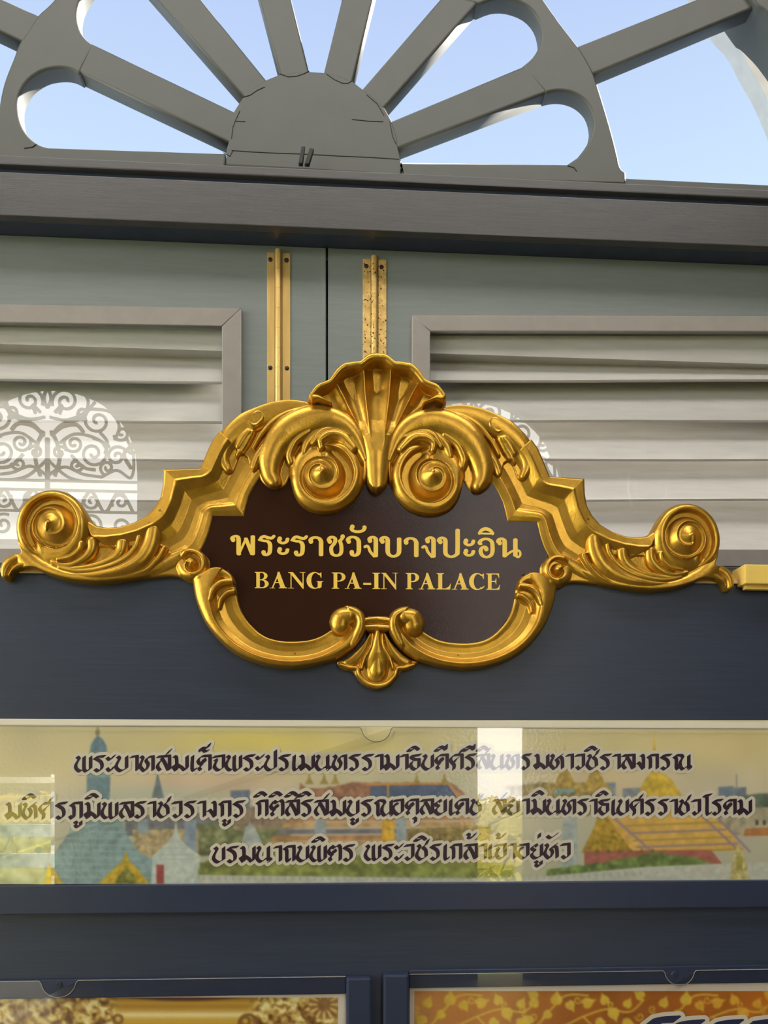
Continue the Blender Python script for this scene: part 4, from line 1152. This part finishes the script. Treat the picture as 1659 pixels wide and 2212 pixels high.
def vine_art(q):
    X, Y = q.X, q.Y
    bgc = ramp(X, [900, 1050, 1250, 1480, 1660, 2100], [(190, 130, 70), (172, 108, 40), (150, 86, 22), (158, 88, 22), (176, 100, 26), (160, 90, 24)])
    q.C = bgc * (1 + .12 * (vnoise(X, Y, 30, 31) - .5))[..., None]
    rnd = random.Random(4)
    gold = (206, 172, 58)
    def leafp(cx, cy, s, a):
        ca, sa = math.cos(a), math.sin(a)
        sh = [(0, -1.25), (.2, -.75), (.62, -.3), (.78, .15), (.6, .6), (.22, .78), (0, .6), (-.22, .78), (-.6, .6), (-.78, .15), (-.62, -.3), (-.2, -.75)]
        pts = [(cx + s * (x * ca - y * sa), cy + s * (x * sa + y * ca)) for x, y in sh]
        g = gold if cx < 1500 else (210, 158, 50)
        q.poly(pts, g, 2, .15, 8)
    def vine(pts, w_=4):
        q.line(sm(pts, 5), w_, gold if pts[0][0] < 1500 else (210, 158, 50))
    def curl(cx, cy, r, a0, s):
        vine([(cx + r * (1 - .75 * k / 9) * math.cos(a0 + s * k * .75), cy + r * (1 - .75 * k / 9) * math.sin(a0 + s * k * .75)) for k in range(10)], 3)
    for ox in (890, 1120, 1400, 1640, 1880):
        for oy in (0, 112):
            v = lambda pts: [(ox + x, oy + y) for x, y in pts]
            vine(v([(-10, 2250), (40, 2215), (78, 2172), (104, 2150), (150, 2150)]))
            vine(v([(40, 2215), (90, 2218), (140, 2196), (190, 2180), (240, 2186), (270, 2160)]))
            vine(v([(140, 2196), (170, 2222), (220, 2230)]))
            for x, y, s, a in ((34, 2166, 15, .4), (82, 2158, 18, .1), (112, 2172, 15, 2.6), (62, 2192, 14, -2.2), (150, 2166, 17, 1.2), (186, 2160, 15, -.4), (206, 2190, 18, 2.8), (236, 2168, 14, .5), (20, 2204, 17, -.8), (112, 2230, 19, 2.9), (176, 2210, 16, -2.4), (236, 2212, 18, 1.8), (262, 2150, 15, -1)):
                leafp(ox + x, oy + y, s * .95, a)
            for x, y, r, a, s in ((128, 2160, 9, 0, 1), (60, 2222, 10, 2, -1), (200, 2170, 8, 1, 1), (262, 2196, 10, 3, -1), (10, 2180, 9, 1, 1)): curl(ox + x, oy + y, r, a, s)
post2 = poster('poster', 'right poster, gold leaf vines on orange brown, white margin', 885, 2120, 2122, 895, 2080, 2141, vine_art, 6)
sheet('acrylic_cover', 'clear acrylic cover over the left poster, notched near its left end', -640, 747, 2119, 2490, (126, 38), DB - .0095)
sheet('acrylic_cover', 'clear acrylic cover over the right poster, notched towards its right end', 885, 2120, 2097, 2480, (1469, 32), DB - .0095)
for px, py, lab in ((127, 2127, 'screw in the left poster frame inside the cover notch'), (1457, 2105, 'screw in the right poster frame inside the cover notch')):
    bm = bmesh.new()
    c = W(px, py, DB - .009)
    rg = bmesh.ops.create_cone(bm, cap_ends=True, segments=20, radius1=.0062, radius2=.0052, depth=.002)
    for v in rg['verts']: v.co = Vector((c[0] + v.co.x, DB - .009 - v.co.z, c[1] + v.co.y))
    s_ = tag(obj('screw_head', bm, M['navy_rail'], None), lab, 'screw')
    bm = bmesh.new(); box(bm, c[0] - .004, c[0] + .004, DB - .0103, DB - .0099, c[1] - .0007, c[1] + .0007); box(bm, c[0] - .0007, c[0] + .0007, DB - .0103, DB - .0099, c[1] - .004, c[1] + .004)
    obj('slot', bm, M['crack'], s_)

# ------------------------------------------------------------------ lettering
def hull(pts):
    pts = sorted(set((round(x, 4), round(y, 4)) for x, y in pts))
    if len(pts) < 3: return pts
    def half(pp):
        h = []
        for q in pp:
            while len(h) >= 2 and (h[-1][0] - h[-2][0]) * (q[1] - h[-2][1]) - (h[-1][1] - h[-2][1]) * (q[0] - h[-2][0]) <= 0: h.pop()
            h.append(q)
        return h
    a, b = half(pts), half(pts[::-1])
    return a[:-1] + b[:-1]
class Ink:
    """collects pen strokes (pixels of the letter plane) and links them as one flat mesh"""
    def __init__(s): s.polys = []
    def sweep(s, path, nib, closed=False):
        P = list(path) + ([path[0]] if closed else [])
        if len(P) == 1: s.polys.append(hull([(P[0][0] + a, P[0][1] + b) for a, b in nib]))
        for p0, p1 in zip(P, P[1:]):
            s.polys.append(hull([(p0[0] + a, p0[1] + b) for a, b in nib] + [(p1[0] + a, p1[1] + b) for a, b in nib]))
    def poly(s, pts): s.polys.append(pts)
    def build(s, name, D, m, parent):
        """all strokes melted into one flat outline-clean sheet"""
        vs, fs = [], []
        for pl_ in s.polys:
            if len(pl_) < 3: continue
            q = [W(x, y, D) for x, y in pl_]
            ar = sum(q[i - 1][0] * q[i][1] - q[i][0] * q[i - 1][1] for i in range(len(q)))
            if abs(ar) < 1e-12: continue
            if ar < 0: q = q[::-1]
            fs.append(list(range(len(vs), len(vs) + len(q)))); vs += [Vector((x * 100, z * 100)) for x, z in q]
        cv, ce, cf, _, _, of = delaunay_2d_cdt(vs, [], fs, 0, 1e-5)
        cf = [f for f, src in zip(cf, of) if src]
        me = bpy.data.meshes.new(name)
        me.from_pydata([(v.x / 100, D, v.y / 100) for v in cv], [], [tuple(f) for f in cf])
        me.update()
        return link(name, me, m, parent)
ell = lambda a, b, n=14: [(a * math.cos(2 * math.pi * k / n), b * math.sin(2 * math.pi * k / n)) for k in range(n)]

# ---- sign, first line
DL = DB - .0126
th_ = Ink()
def st(off, pts, nib=(4.9, 2.7), blob=None, smooth=True):
    q = [(off[0] + x / 4.88, off[1] + y / 4.88) for x, y in pts]
    th_.sweep(sm(q, 5) if smooth and len(q) > 2 else q, ell(*nib))
    if blob:
        for i in blob: th_.sweep([q[i]], ell(5.0, 5.0))
A_, B_ = (480, 1110), (800, 1110)
st(A_, [(115, 274), (106, 262), (116, 244), (145, 234), (166, 246), (173, 275), (173, 330), (173, 410), (176, 425)], blob=[0])
st(A_, [(176, 425), (250, 262)], (2.6, 2.6), smooth=False); st(A_, [(250, 262), (315, 424)], (4.4, 2.6), smooth=False)
st(A_, [(322, 424), (323, 238)], smooth=False)
def ro(ox, oy):
    st((A_[0] + ox / 4.88, A_[1] + oy / 4.88), [(398, 272), (415, 248), (445, 238), (480, 250), (520, 256), (545, 236)], (3.6, 3.2))
    st((A_[0] + ox / 4.88, A_[1] + oy / 4.88), [(398, 274), (440, 284), (480, 290), (503, 320), (504, 380), (495, 415), (470, 432), (445, 428), (436, 406)], (4.7, 2.7), blob=[8])
ro(0, 0); ro(343, 4)
def ah(off, x, y, sx=1.0):
    q = [(610, 262), (601, 274), (606, 292), (628, 306), (655, 307), (682, 292), (692, 264)]
    st(off, [(x + (a - 601) * sx, y + b - 262) for a, b in q], (4.2, 2.8), blob=[0])
ah(A_, 598, 262); ah(A_, 598, 374)
def aa(off, x, y):
    st(off, [(x, y + 44), (x - 4, y + 26), (x + 16, y + 6), (x + 48, y), (x + 84, y + 10), (x + 105, y + 40), (x + 106, y + 80), (x + 106, y + 186)], blob=[0])
aa(A_, 936, 248)
st(A_, [(1134, 292), (1122, 276), (1134, 252), (1160, 244), (1188, 258), (1192, 288), (1178, 318), (1152, 350), (1150, 390), (1162, 424), (1200, 440), (1240, 428), (1256, 395), (1256, 340), (1248, 305), (1240, 290)], (4.3, 2.8), blob=[0])
st(A_, [(1238, 288), (1262, 262), (1270, 240)], (3.8, 3.2), blob=[2])
st(A_, [(1334, 292), (1326, 275), (1338, 254), (1370, 244), (1410, 252), (1436, 280), (1440, 320), (1440, 390), (1428, 424), (1400, 440), (1372, 430), (1366, 404)], blob=[0, 11])
st(A_, [(1372, 136), (1364, 152), (1372, 172), (1400, 185), (1440, 188), (1480, 178), (1500, 154), (1500, 136)], (4.4, 3.0), blob=[0])
def ngo(off, dx, dy):
    st(off, [(605 + dx, 288 + dy), (600 + dx, 270 + dy), (615 + dx, 254 + dy), (640 + dx, 250 + dy), (660 + dx, 264 + dy), (666 + dx, 290 + dy), (666 + dx, 450 + dy)], blob=[0])
    st(off, [(552 + dx, 352 + dy), (572 + dx, 344 + dy), (590 + dx, 358 + dy), (606 + dx, 400 + dy), (648 + dx, 450 + dy)], (3.2, 3.0))
ngo(B_, 0, 0); ngo(A_, 953, -5)
st(B_, [(128, 292), (116, 278), (124, 256), (150, 246), (176, 258), (183, 285), (183, 390), (194, 425), (225, 446), (262, 446), (292, 425), (303, 390), (304, 262)], blob=[0])
aa(B_, 378, 258)
st(B_, [(738, 296), (724, 284), (732, 262), (756, 252), (782, 264), (791, 290), (791, 398), (803, 432), (835, 450), (872, 450), (906, 430), (919, 395), (920, 170)], blob=[0])
ah(B_, 1000, 283, .95); ah(B_, 1000, 392, .95)
st(B_, [(1160, 318), (1152, 302), (1172, 276), (1210, 264), (1250, 270), (1280, 296), (1288, 340), (1287, 400), (1268, 440), (1228, 456), (1188, 444), (1165, 410), (1166, 375), (1186, 352), (1212, 350), (1222, 372)], (4.6, 2.7), blob=[15])
st(B_, [(1150, 203), (1170, 176), (1200, 160), (1232, 160), (1268, 178), (1290, 206)], (3.4, 3.8)); st(B_, [(1148, 207), (1290, 210)], (2.2, 2.0), smooth=False)
st(B_, [(1364, 308), (1350, 294), (1358, 270), (1384, 262), (1408, 274), (1416, 300), (1416, 446)], blob=[0])
st(B_, [(1424, 446), (1460, 415), (1500, 392), (1550, 385), (1576, 400), (1580, 430), (1566, 452), (1545, 452), (1532, 430)], (2.6, 2.6))
st(B_, [(1529, 270), (1529, 440)], smooth=False)
th_.build('thai_lettering', DL, M['letter'], sign)

# ---- sign, second line in bold roman capitals
la = Ink()
class Cap:
    """one capital between x0..x1 with its cap height running from row yt to yb"""
    def __init__(s, x0, x1, yt, yb): s.x0, s.x1, s.yt, s.yb = x0, x1, yt, yb
    def q(s, pts): return [(s.x0 + (s.x1 - s.x0) * x, s.yt + (s.yb - s.yt) * y) for x, y in pts]
    def p(s, pts): la.poly(s.q(pts))
    def stem(s, x, w_, ov=.09, t=True, b=True):
        s.p([(x, 0), (x + w_, 0), (x + w_, 1), (x, 1)])
        if t:
            s.p([(x - ov, 0), (x + w_ + ov, 0), (x + w_ + ov, .035), (x + w_, .075), (x, .075), (x - ov, .035)])
        if b:
            s.p([(x - ov, 1), (x - ov, .965), (x, .925), (x + w_, .925), (x + w_ + ov, .965), (x + w_ + ov, 1)])
    def ring(s, c, ro_, ri, a0, a1, ci=None, n=20):
        ci = ci or c
        o = [(c[0] + ro_[0] * math.cos(math.radians(a0 + (a1 - a0) * k / n)), c[1] + ro_[1] * math.sin(math.radians(a0 + (a1 - a0) * k / n))) for k in range(n + 1)]
        i = [(ci[0] + ri[0] * math.cos(math.radians(a0 + (a1 - a0) * k / n)), ci[1] + ri[1] * math.sin(math.radians(a0 + (a1 - a0) * k / n))) for k in range(n + 1)]
        for k in range(n): s.p([o[k], o[k + 1], i[k + 1], i[k]])
def cI(*a):
    k = Cap(*a); k.stem(.24, .52, .24)
def cP(*a):
    k = Cap(*a); k.stem(.13, .27, .13)
    k.p([(.3, 0), (.56, 0), (.56, .065), (.3, .065)]); k.p([(.36, .50), (.56, .50), (.56, .56), (.36, .56)])
    k.ring((.54, .28), (.46, .28), (.19, .215), -90, 90)
def cB(*a):
    k = Cap(*a); k.stem(.12, .25, .12)
    k.p([(.3, 0), (.55, 0), (.55, .06), (.3, .06)]); k.p([(.36, .455), (.58, .455), (.58, .51), (.36, .51)]); k.p([(.3, .94), (.56, .94), (.56, 1), (.3, 1)])
    k.ring((.52, .245), (.40, .245), (.15, .185), -90, 90); k.ring((.54, .735), (.46, .265), (.19, .205), -90, 90)
def cA(*a):
    k = Cap(*a)
    k.p([(.46, -.01), (.56, -.01), (.90, .97), (.62, .97), (.40, .27)])
    k.p([(.47, .08), (.50, .22), (.20, .97), (.12, .97)]); k.p([(.27, .62), (.68, .62), (.70, .68), (.24, .68)])
    k.p([(0, 1), (0, .965), (.30, .965), (.30, 1)]); k.p([(.52, 1), (.52, .965), (.6, .93), (.92, .93), (1, .965), (1, 1)])
def cN(*a):
    k = Cap(*a)
    k.p([(0, 0), (.28, 0), (.90, .80), (.90, 1.03), (.86, 1.03), (.14, .1)]); k.p([(0, 0), (.28, 0), (.28, .035), (0, .035)])
    k.p([(.14, .06), (.20, .06), (.20, .97), (.14, .97)]); k.p([(.84, .03), (.90, .03), (.90, 1), (.84, 1)])
    k.p([(.0, 1), (0, .965), (.34, .965), (.34, 1)]); k.p([(.68, 0), (1, 0), (1, .035), (.68, .035)])
def cC(*a, g=False):
    k = Cap(*a)
    e = .90 if not g else .80
    k.ring((.50, .5), (.50, .52), (.26, .455), 48, 312, (.56, .5))
    k.p([(.78, .09), (.86, .04), (.93, .0), (.93, .34), (.89, .34), (.84, .20), (.74, .12)])
    if not g: k.p([(.70, .93), (.80, .86), (.95, .76), (.98, .80), (.88, .92), (.76, .98)])
    if g:
        k.p([(.64, .55), (1.04, .55), (1.04, .585), (.64, .585)]); k.p([(.70, .57), (.96, .57), (.93, .93), (.70, .97)]); k.p([(.60, .95), (.74, .86), (.93, .9), (.8, .99)])
def cL(*a):
    k = Cap(*a); k.stem(.12, .28, .12)
    k.p([(.3, .94), (.9, .94), (.96, .64), (1, .64), (.96, 1), (.3, 1)]); k.p([(.62, .94), (.84, .84), (.93, .72), (.93, .95)])
def cE(*a):
    k = Cap(*a); k.stem(.12, .27, .12)
    k.p([(.3, 0), (.93, 0), (.95, .27), (.91, .27), (.86, .13), (.74, .06), (.3, .06)])
    k.p([(.3, .94), (.74, .94), (.90, .84), (.96, .70), (1, .70), (.96, 1), (.3, 1)])
    k.p([(.36, .46), (.6, .46), (.6, .52), (.36, .52)]); k.p([(.70, .30), (.74, .30), (.74, .68), (.70, .68), (.66, .54), (.58, .52), (.58, .46), (.66, .43)])
za_ = lambda x: 480 + x / 4.88
zb_ = lambda x: 800 + x / 4.88
yt = lambda x: 1110 + (612 + (x - 550) * .0) / 4.88 + (x - 550) * .0068
yb = lambda x: yt(x) + 35.2
def put(fn, x0, x1, **k): fn(x0, x1, yt(x0), yb(x0), **k)
put(cB, za_(342), za_(490)); put(cA, za_(500), za_(685)); put(cN, za_(695), za_(876)); put(lambda *a: cC(*a, g=True), za_(888), za_(1058))
put(cP, za_(1155), za_(1300)); put(cA, za_(1292), za_(1470))
y_ = yt(790) + 22
la.poly([(za_(1487), y_), (za_(1570), y_ + .1), (za_(1570), y_ + 4.6), (za_(1487), y_ + 4.4)])
put(cI, zb_(22), zb_(104)); put(cN, zb_(113), zb_(290))
put(cP, zb_(373), zb_(514)); put(cA, zb_(510), zb_(686)); put(cL, zb_(698), zb_(848)); put(cA, zb_(860), zb_(1036)); put(cC, zb_(1040), zb_(1208)); put(cE, zb_(1222), zb_(1366))
la.build('latin_lettering', DL, M['letter'], sign)

# ---- banner lettering: broad pen Thai
G = {
 'พ': (36, [[(5, 5), (9, 9), (5, 16), (2, 24), (4, 31), (11, 36), (19, 30)], [(19, 5), (19, 31), (24, 36), (32, 29)], [(32, 5), (32, 30)]]),
 'ร': (27, [[(5, 7), (12, 5), (24, 4)], [(4, 8), (11, 12), (17, 17), (19, 25), (17, 32), (11, 36), (5, 32)]]),
 'ะ': (18, [[(2, 7), (6, 11), (10, 10), (16, 3)], [(2, 30), (6, 35), (10, 34), (16, 26)]]),
 'บ': (28, [[(5, 5), (9, 9), (5, 17), (2, 25), (4, 31), (12, 36), (23, 29)], [(23, 5), (23, 30)]]),
 'ป': (28, [[(5, 5), (9, 9), (5, 17), (2, 25), (4, 31), (12, 36), (23, 29)], [(23, -6), (23, 30)]]),
 'า': (20, [[(4, 6), (16, 4)], [(16, 5), (16, 34)]]),
 'ท': (33, [[(4, 5), (8, 9), (4, 18), (2, 26), (5, 31), (11, 36), (17, 28), (18, 21), (14, 14), (18, 7), (28, 5)], [(28, 5), (28, 34)]]),
 'ส': (32, [[(4, 6), (28, 4)], [(14, 11), (6, 20), (4, 28), (9, 35)], [(12, 9), (18, 18), (25, 34)], [(28, 5), (28, 33)], [(23, 0), (25, -3), (30, -9)]]),
 'ล': (31, [[(4, 6), (28, 4)], [(14, 11), (6, 20), (4, 28), (9, 35)], [(12, 9), (18, 18), (25, 34)], [(28, 5), (28, 33)]]),
 'ม': (35, [[(5, 5), (10, 9), (10, 30)], [(11, 22), (3, 26), (7, 33), (9, 35), (14, 27)], [(12, 24), (20, 29), (26, 35), (31, 29)], [(31, 5), (31, 30)]]),
 'เ': (15, [[(7, 5), (6, 31), (10, 36), (13, 32)]]),
 'ด': (31, [[(7, 8), (12, 5), (27, 4)], [(8, 7), (3, 14), (5, 20), (10, 24), (5, 30), (8, 35)], [(15, 11), (11, 17), (9, 22)], [(15, 12), (17, 16), (11, 22)], [(27, 5), (27, 34)]]),
 'ต': (31, [[(5, 13), (9, 5), (15, 9), (21, 4), (27, 8), (27, 34)], [(8, 7), (3, 14), (5, 20), (10, 24), (5, 30), (8, 35)], [(15, 13), (11, 18), (9, 22)], [(15, 14), (17, 17), (11, 22)]]),
 'จ': (28, [[(3, 7), (23, 4)], [(23, 5), (23, 29)], [(23, 29), (13, 36), (5, 29), (6, 22), (9, 15), (6, 13)]]),
 'น': (35, [[(4, 5), (8, 9), (4, 17), (2, 25), (4, 31), (11, 36), (22, 28)], [(26, 5), (26, 33)], [(20, 29), (26, 29), (31, 32), (27, 36)]]),
 'ธ': (28, [[(4, 7), (25, 4)], [(5, 9), (12, 14), (22, 14)], [(22, 14), (22, 29)], [(22, 29), (13, 36), (4, 28), (6, 20)]]),
 'ศ': (33, [[(7, 8), (12, 5), (28, 4)], [(8, 7), (3, 14), (6, 21), (11, 27), (10, 36)], [(19, 11), (14, 15), (10, 22)], [(28, 5), (28, 34)], [(23, 1), (26, -4), (28, -7)]]),
 'ห': (33, [[(4, 5), (8, 9), (4, 18), (2, 26), (5, 31), (11, 36), (17, 28), (18, 21), (14, 14)], [(14, 14), (21, 8), (27, 4)], [(20, 9), (27, 13), (28, 34)]]),
 'ว': (25, [[(4, 6), (20, 4)], [(20, 5), (20, 29)], [(20, 29), (12, 36), (6, 31)]]),
 'ช': (29, [[(6, 5), (10, 9), (5, 19), (3, 27), (6, 32), (12, 36), (23, 29)], [(23, 29), (22, 16), (16, 9), (22, 4), (27, -6)]]),
 'ง': (23, [[(12, 5), (17, 8), (17, 35)], [(2, 24), (7, 22), (16, 35)]]),
 'ก': (29, [[(4, 8), (9, 5), (24, 4)], [(24, 5), (24, 34)], [(4, 8), (9, 13), (9, 34)]]),
 'ถ': (29, [[(4, 8), (9, 5), (24, 4)], [(24, 5), (24, 34)], [(4, 8), (9, 13), (9, 31), (12, 36), (15, 31)]]),
 'ภ': (32, [[(6, 8), (11, 5), (27, 4)], [(27, 5), (27, 34)], [(6, 8), (12, 13), (12, 31), (8, 36), (4, 31)]]),
 'ณ': (42, [[(4, 8), (9, 5), (20, 5), (23, 10)], [(4, 8), (9, 13), (9, 31), (12, 36)], [(23, 10), (18, 18), (17, 26), (19, 32), (24, 36), (34, 28)], [(36, 5), (36, 33)], [(31, 30), (36, 29), (40, 32), (37, 36)]]),
 'อ': (28, [[(3, 7), (23, 4)], [(23, 5), (23, 29)], [(23, 29), (13, 36), (4, 28), (3, 21), (9, 12)], [(9, 12), (12, 14)]]),
 'ย': (29, [[(12, 5), (5, 10), (4, 15), (10, 19), (4, 25), (4, 31), (12, 36), (24, 29)], [(12, 5), (14, 9)], [(24, 5), (24, 30)]]),
 'โ': (22, [[(5, -5), (21, -8)], [(6, -4), (12, -1), (12, 31), (16, 36), (20, 32)]]),
 ' ': (14, []),
}
MK = {
 'ิ': [[(-27, -6), (-20, -12), (-12, -13), (-4, -7)], [(-26, -5), (-18, -6), (-15, -9)]],
 'ี': [[(-27, -6), (-20, -12), (-12, -13), (-4, -7)], [(-26, -5), (-18, -6), (-15, -9)], [(-4, -7), (-3, -17)]],
 'ุ': [[(-9, 43), (-5, 46), (-6, 53)]],
 'ู': [[(-15, 43), (-11, 46), (-14, 50), (-9, 54), (-3, 50)], [(-3, 43), (-3, 50)]],
 '็': [[(-20, -7), (-18, -12), (-6, -13), (-1, -21)], [(-20, -6), (-14, -9), (-10, -5), (-4, -7)]],
 '้': [[(-18, -19), (-14, -16), (-16, -11), (-9, -11), (-2, -19)]],
 '่': [[(-5, -19), (-6, -11)]],
 'ั': [[(-22, -14), (-17, -10), (-13, -10), (-1, -19)]],
}
def text_lines(lines, ink, halo, nibv=(3.5, -2.5), nibt=.7, pad=6.6):
    a, b = nibv
    l = math.hypot(a, b); nx, ny = -b / l * nibt, a / l * nibt
    nib = [(a + nx, b + ny), (a - nx, b - ny), (-a - nx, -b - ny), (-a + nx, -b + ny)]
    fat = hull([(p_[0] + pad * math.cos(k * math.pi / 6), p_[1] + pad * math.sin(k * math.pi / 6)) for p_ in nib for k in range(12)])
    for text, x0, x1, y0, y1, hgt in lines:
        base = [c for c in text if c in G]
        tot = sum(G[c][0] for c in base) - 3
        sx = (x1 - x0) / tot; sy = hgt / 40
        x = 0; prev = None
        for c in text:
            if c in G: strokes, ox, adv = G[c][1], x, G[c][0]
            else:
                strokes, adv = MK[c], 0
                ox = x - 3 if c not in '้่ั็' else x - 4
            for s_ in strokes:
                up = -4 if (c in '้' and prev in 'ิี') else 0
                q = [(x0 + (ox + px) * sx, y0 + (y1 - y0) * ((ox + px) / tot) + (py + up) * sy) for px, py in s_]
                q = sm(q, 3) if len(q) > 2 else q
                ink.sweep(q, nib); halo.sweep(q, fat)
            x += adv; prev = c
    return ink, halo
L = [('พระบาทสมเด็จ', 161, 485, 1630, 1628, 40), ('พระปรเมนทรรา', 486, 826, 1628, 1627, 40), ('มาธิบดีศรี', 828, 1027, 1627, 1626, 39.5), ('สินทร', 1029, 1146, 1626, 1626, 39), ('มหาวชิราลงกรณ', 1152, 1491, 1626, 1627, 38.5),
     ('มหิศรภูมิพล', 10, 286, 1731, 1729, 42), ('ราชวรางกูร', 288, 527, 1729, 1727, 41), ('กิติสิริสมบูรณ', 551, 848, 1725.5, 1724.5, 41), ('อดุลยเดช', 846, 1040, 1723.5, 1723, 40), ('สยา', 1062, 1142, 1723, 1723, 40), ('มินทราธิเบศร', 1146, 1415, 1723, 1724, 39.5), ('ราชวโรดม', 1420, 1622, 1724, 1724.5, 39),
     ('บรมนาถบพิตร', 459, 764, 1826, 1822, 41), ('พระวชิรเกล้า', 787, 1050, 1821.5, 1820, 40), ('เจ้าอยู่หัว', 1052, 1231, 1820, 1819, 38.5)]
ink, halo = text_lines(L, Ink(), Ink())
halo.build('letter_outline', DP - .0006, M['cream'], ban)
ink.build('lettering', DP - .0010, M['ink'], ban)

# ---- the top of the big title on the right poster, cut off by the frame's foot
ti, th2 = Ink(), Ink()
big = [('ร', 1388, 1462, 2192, 2192, 92), ('รรา', 1440, 1660, 2201, 2199, 92), ('ชการ', 1672, 1990, 2199, 2196, 92)]
text_lines(big, ti, th2, (8.5, -6.5), 1.8, 9)
th2.build('title_outline', DP - .0009, M['cream'], post2)
ti.build('title_lettering', DP - .0013, M['navy_ink'], post2)
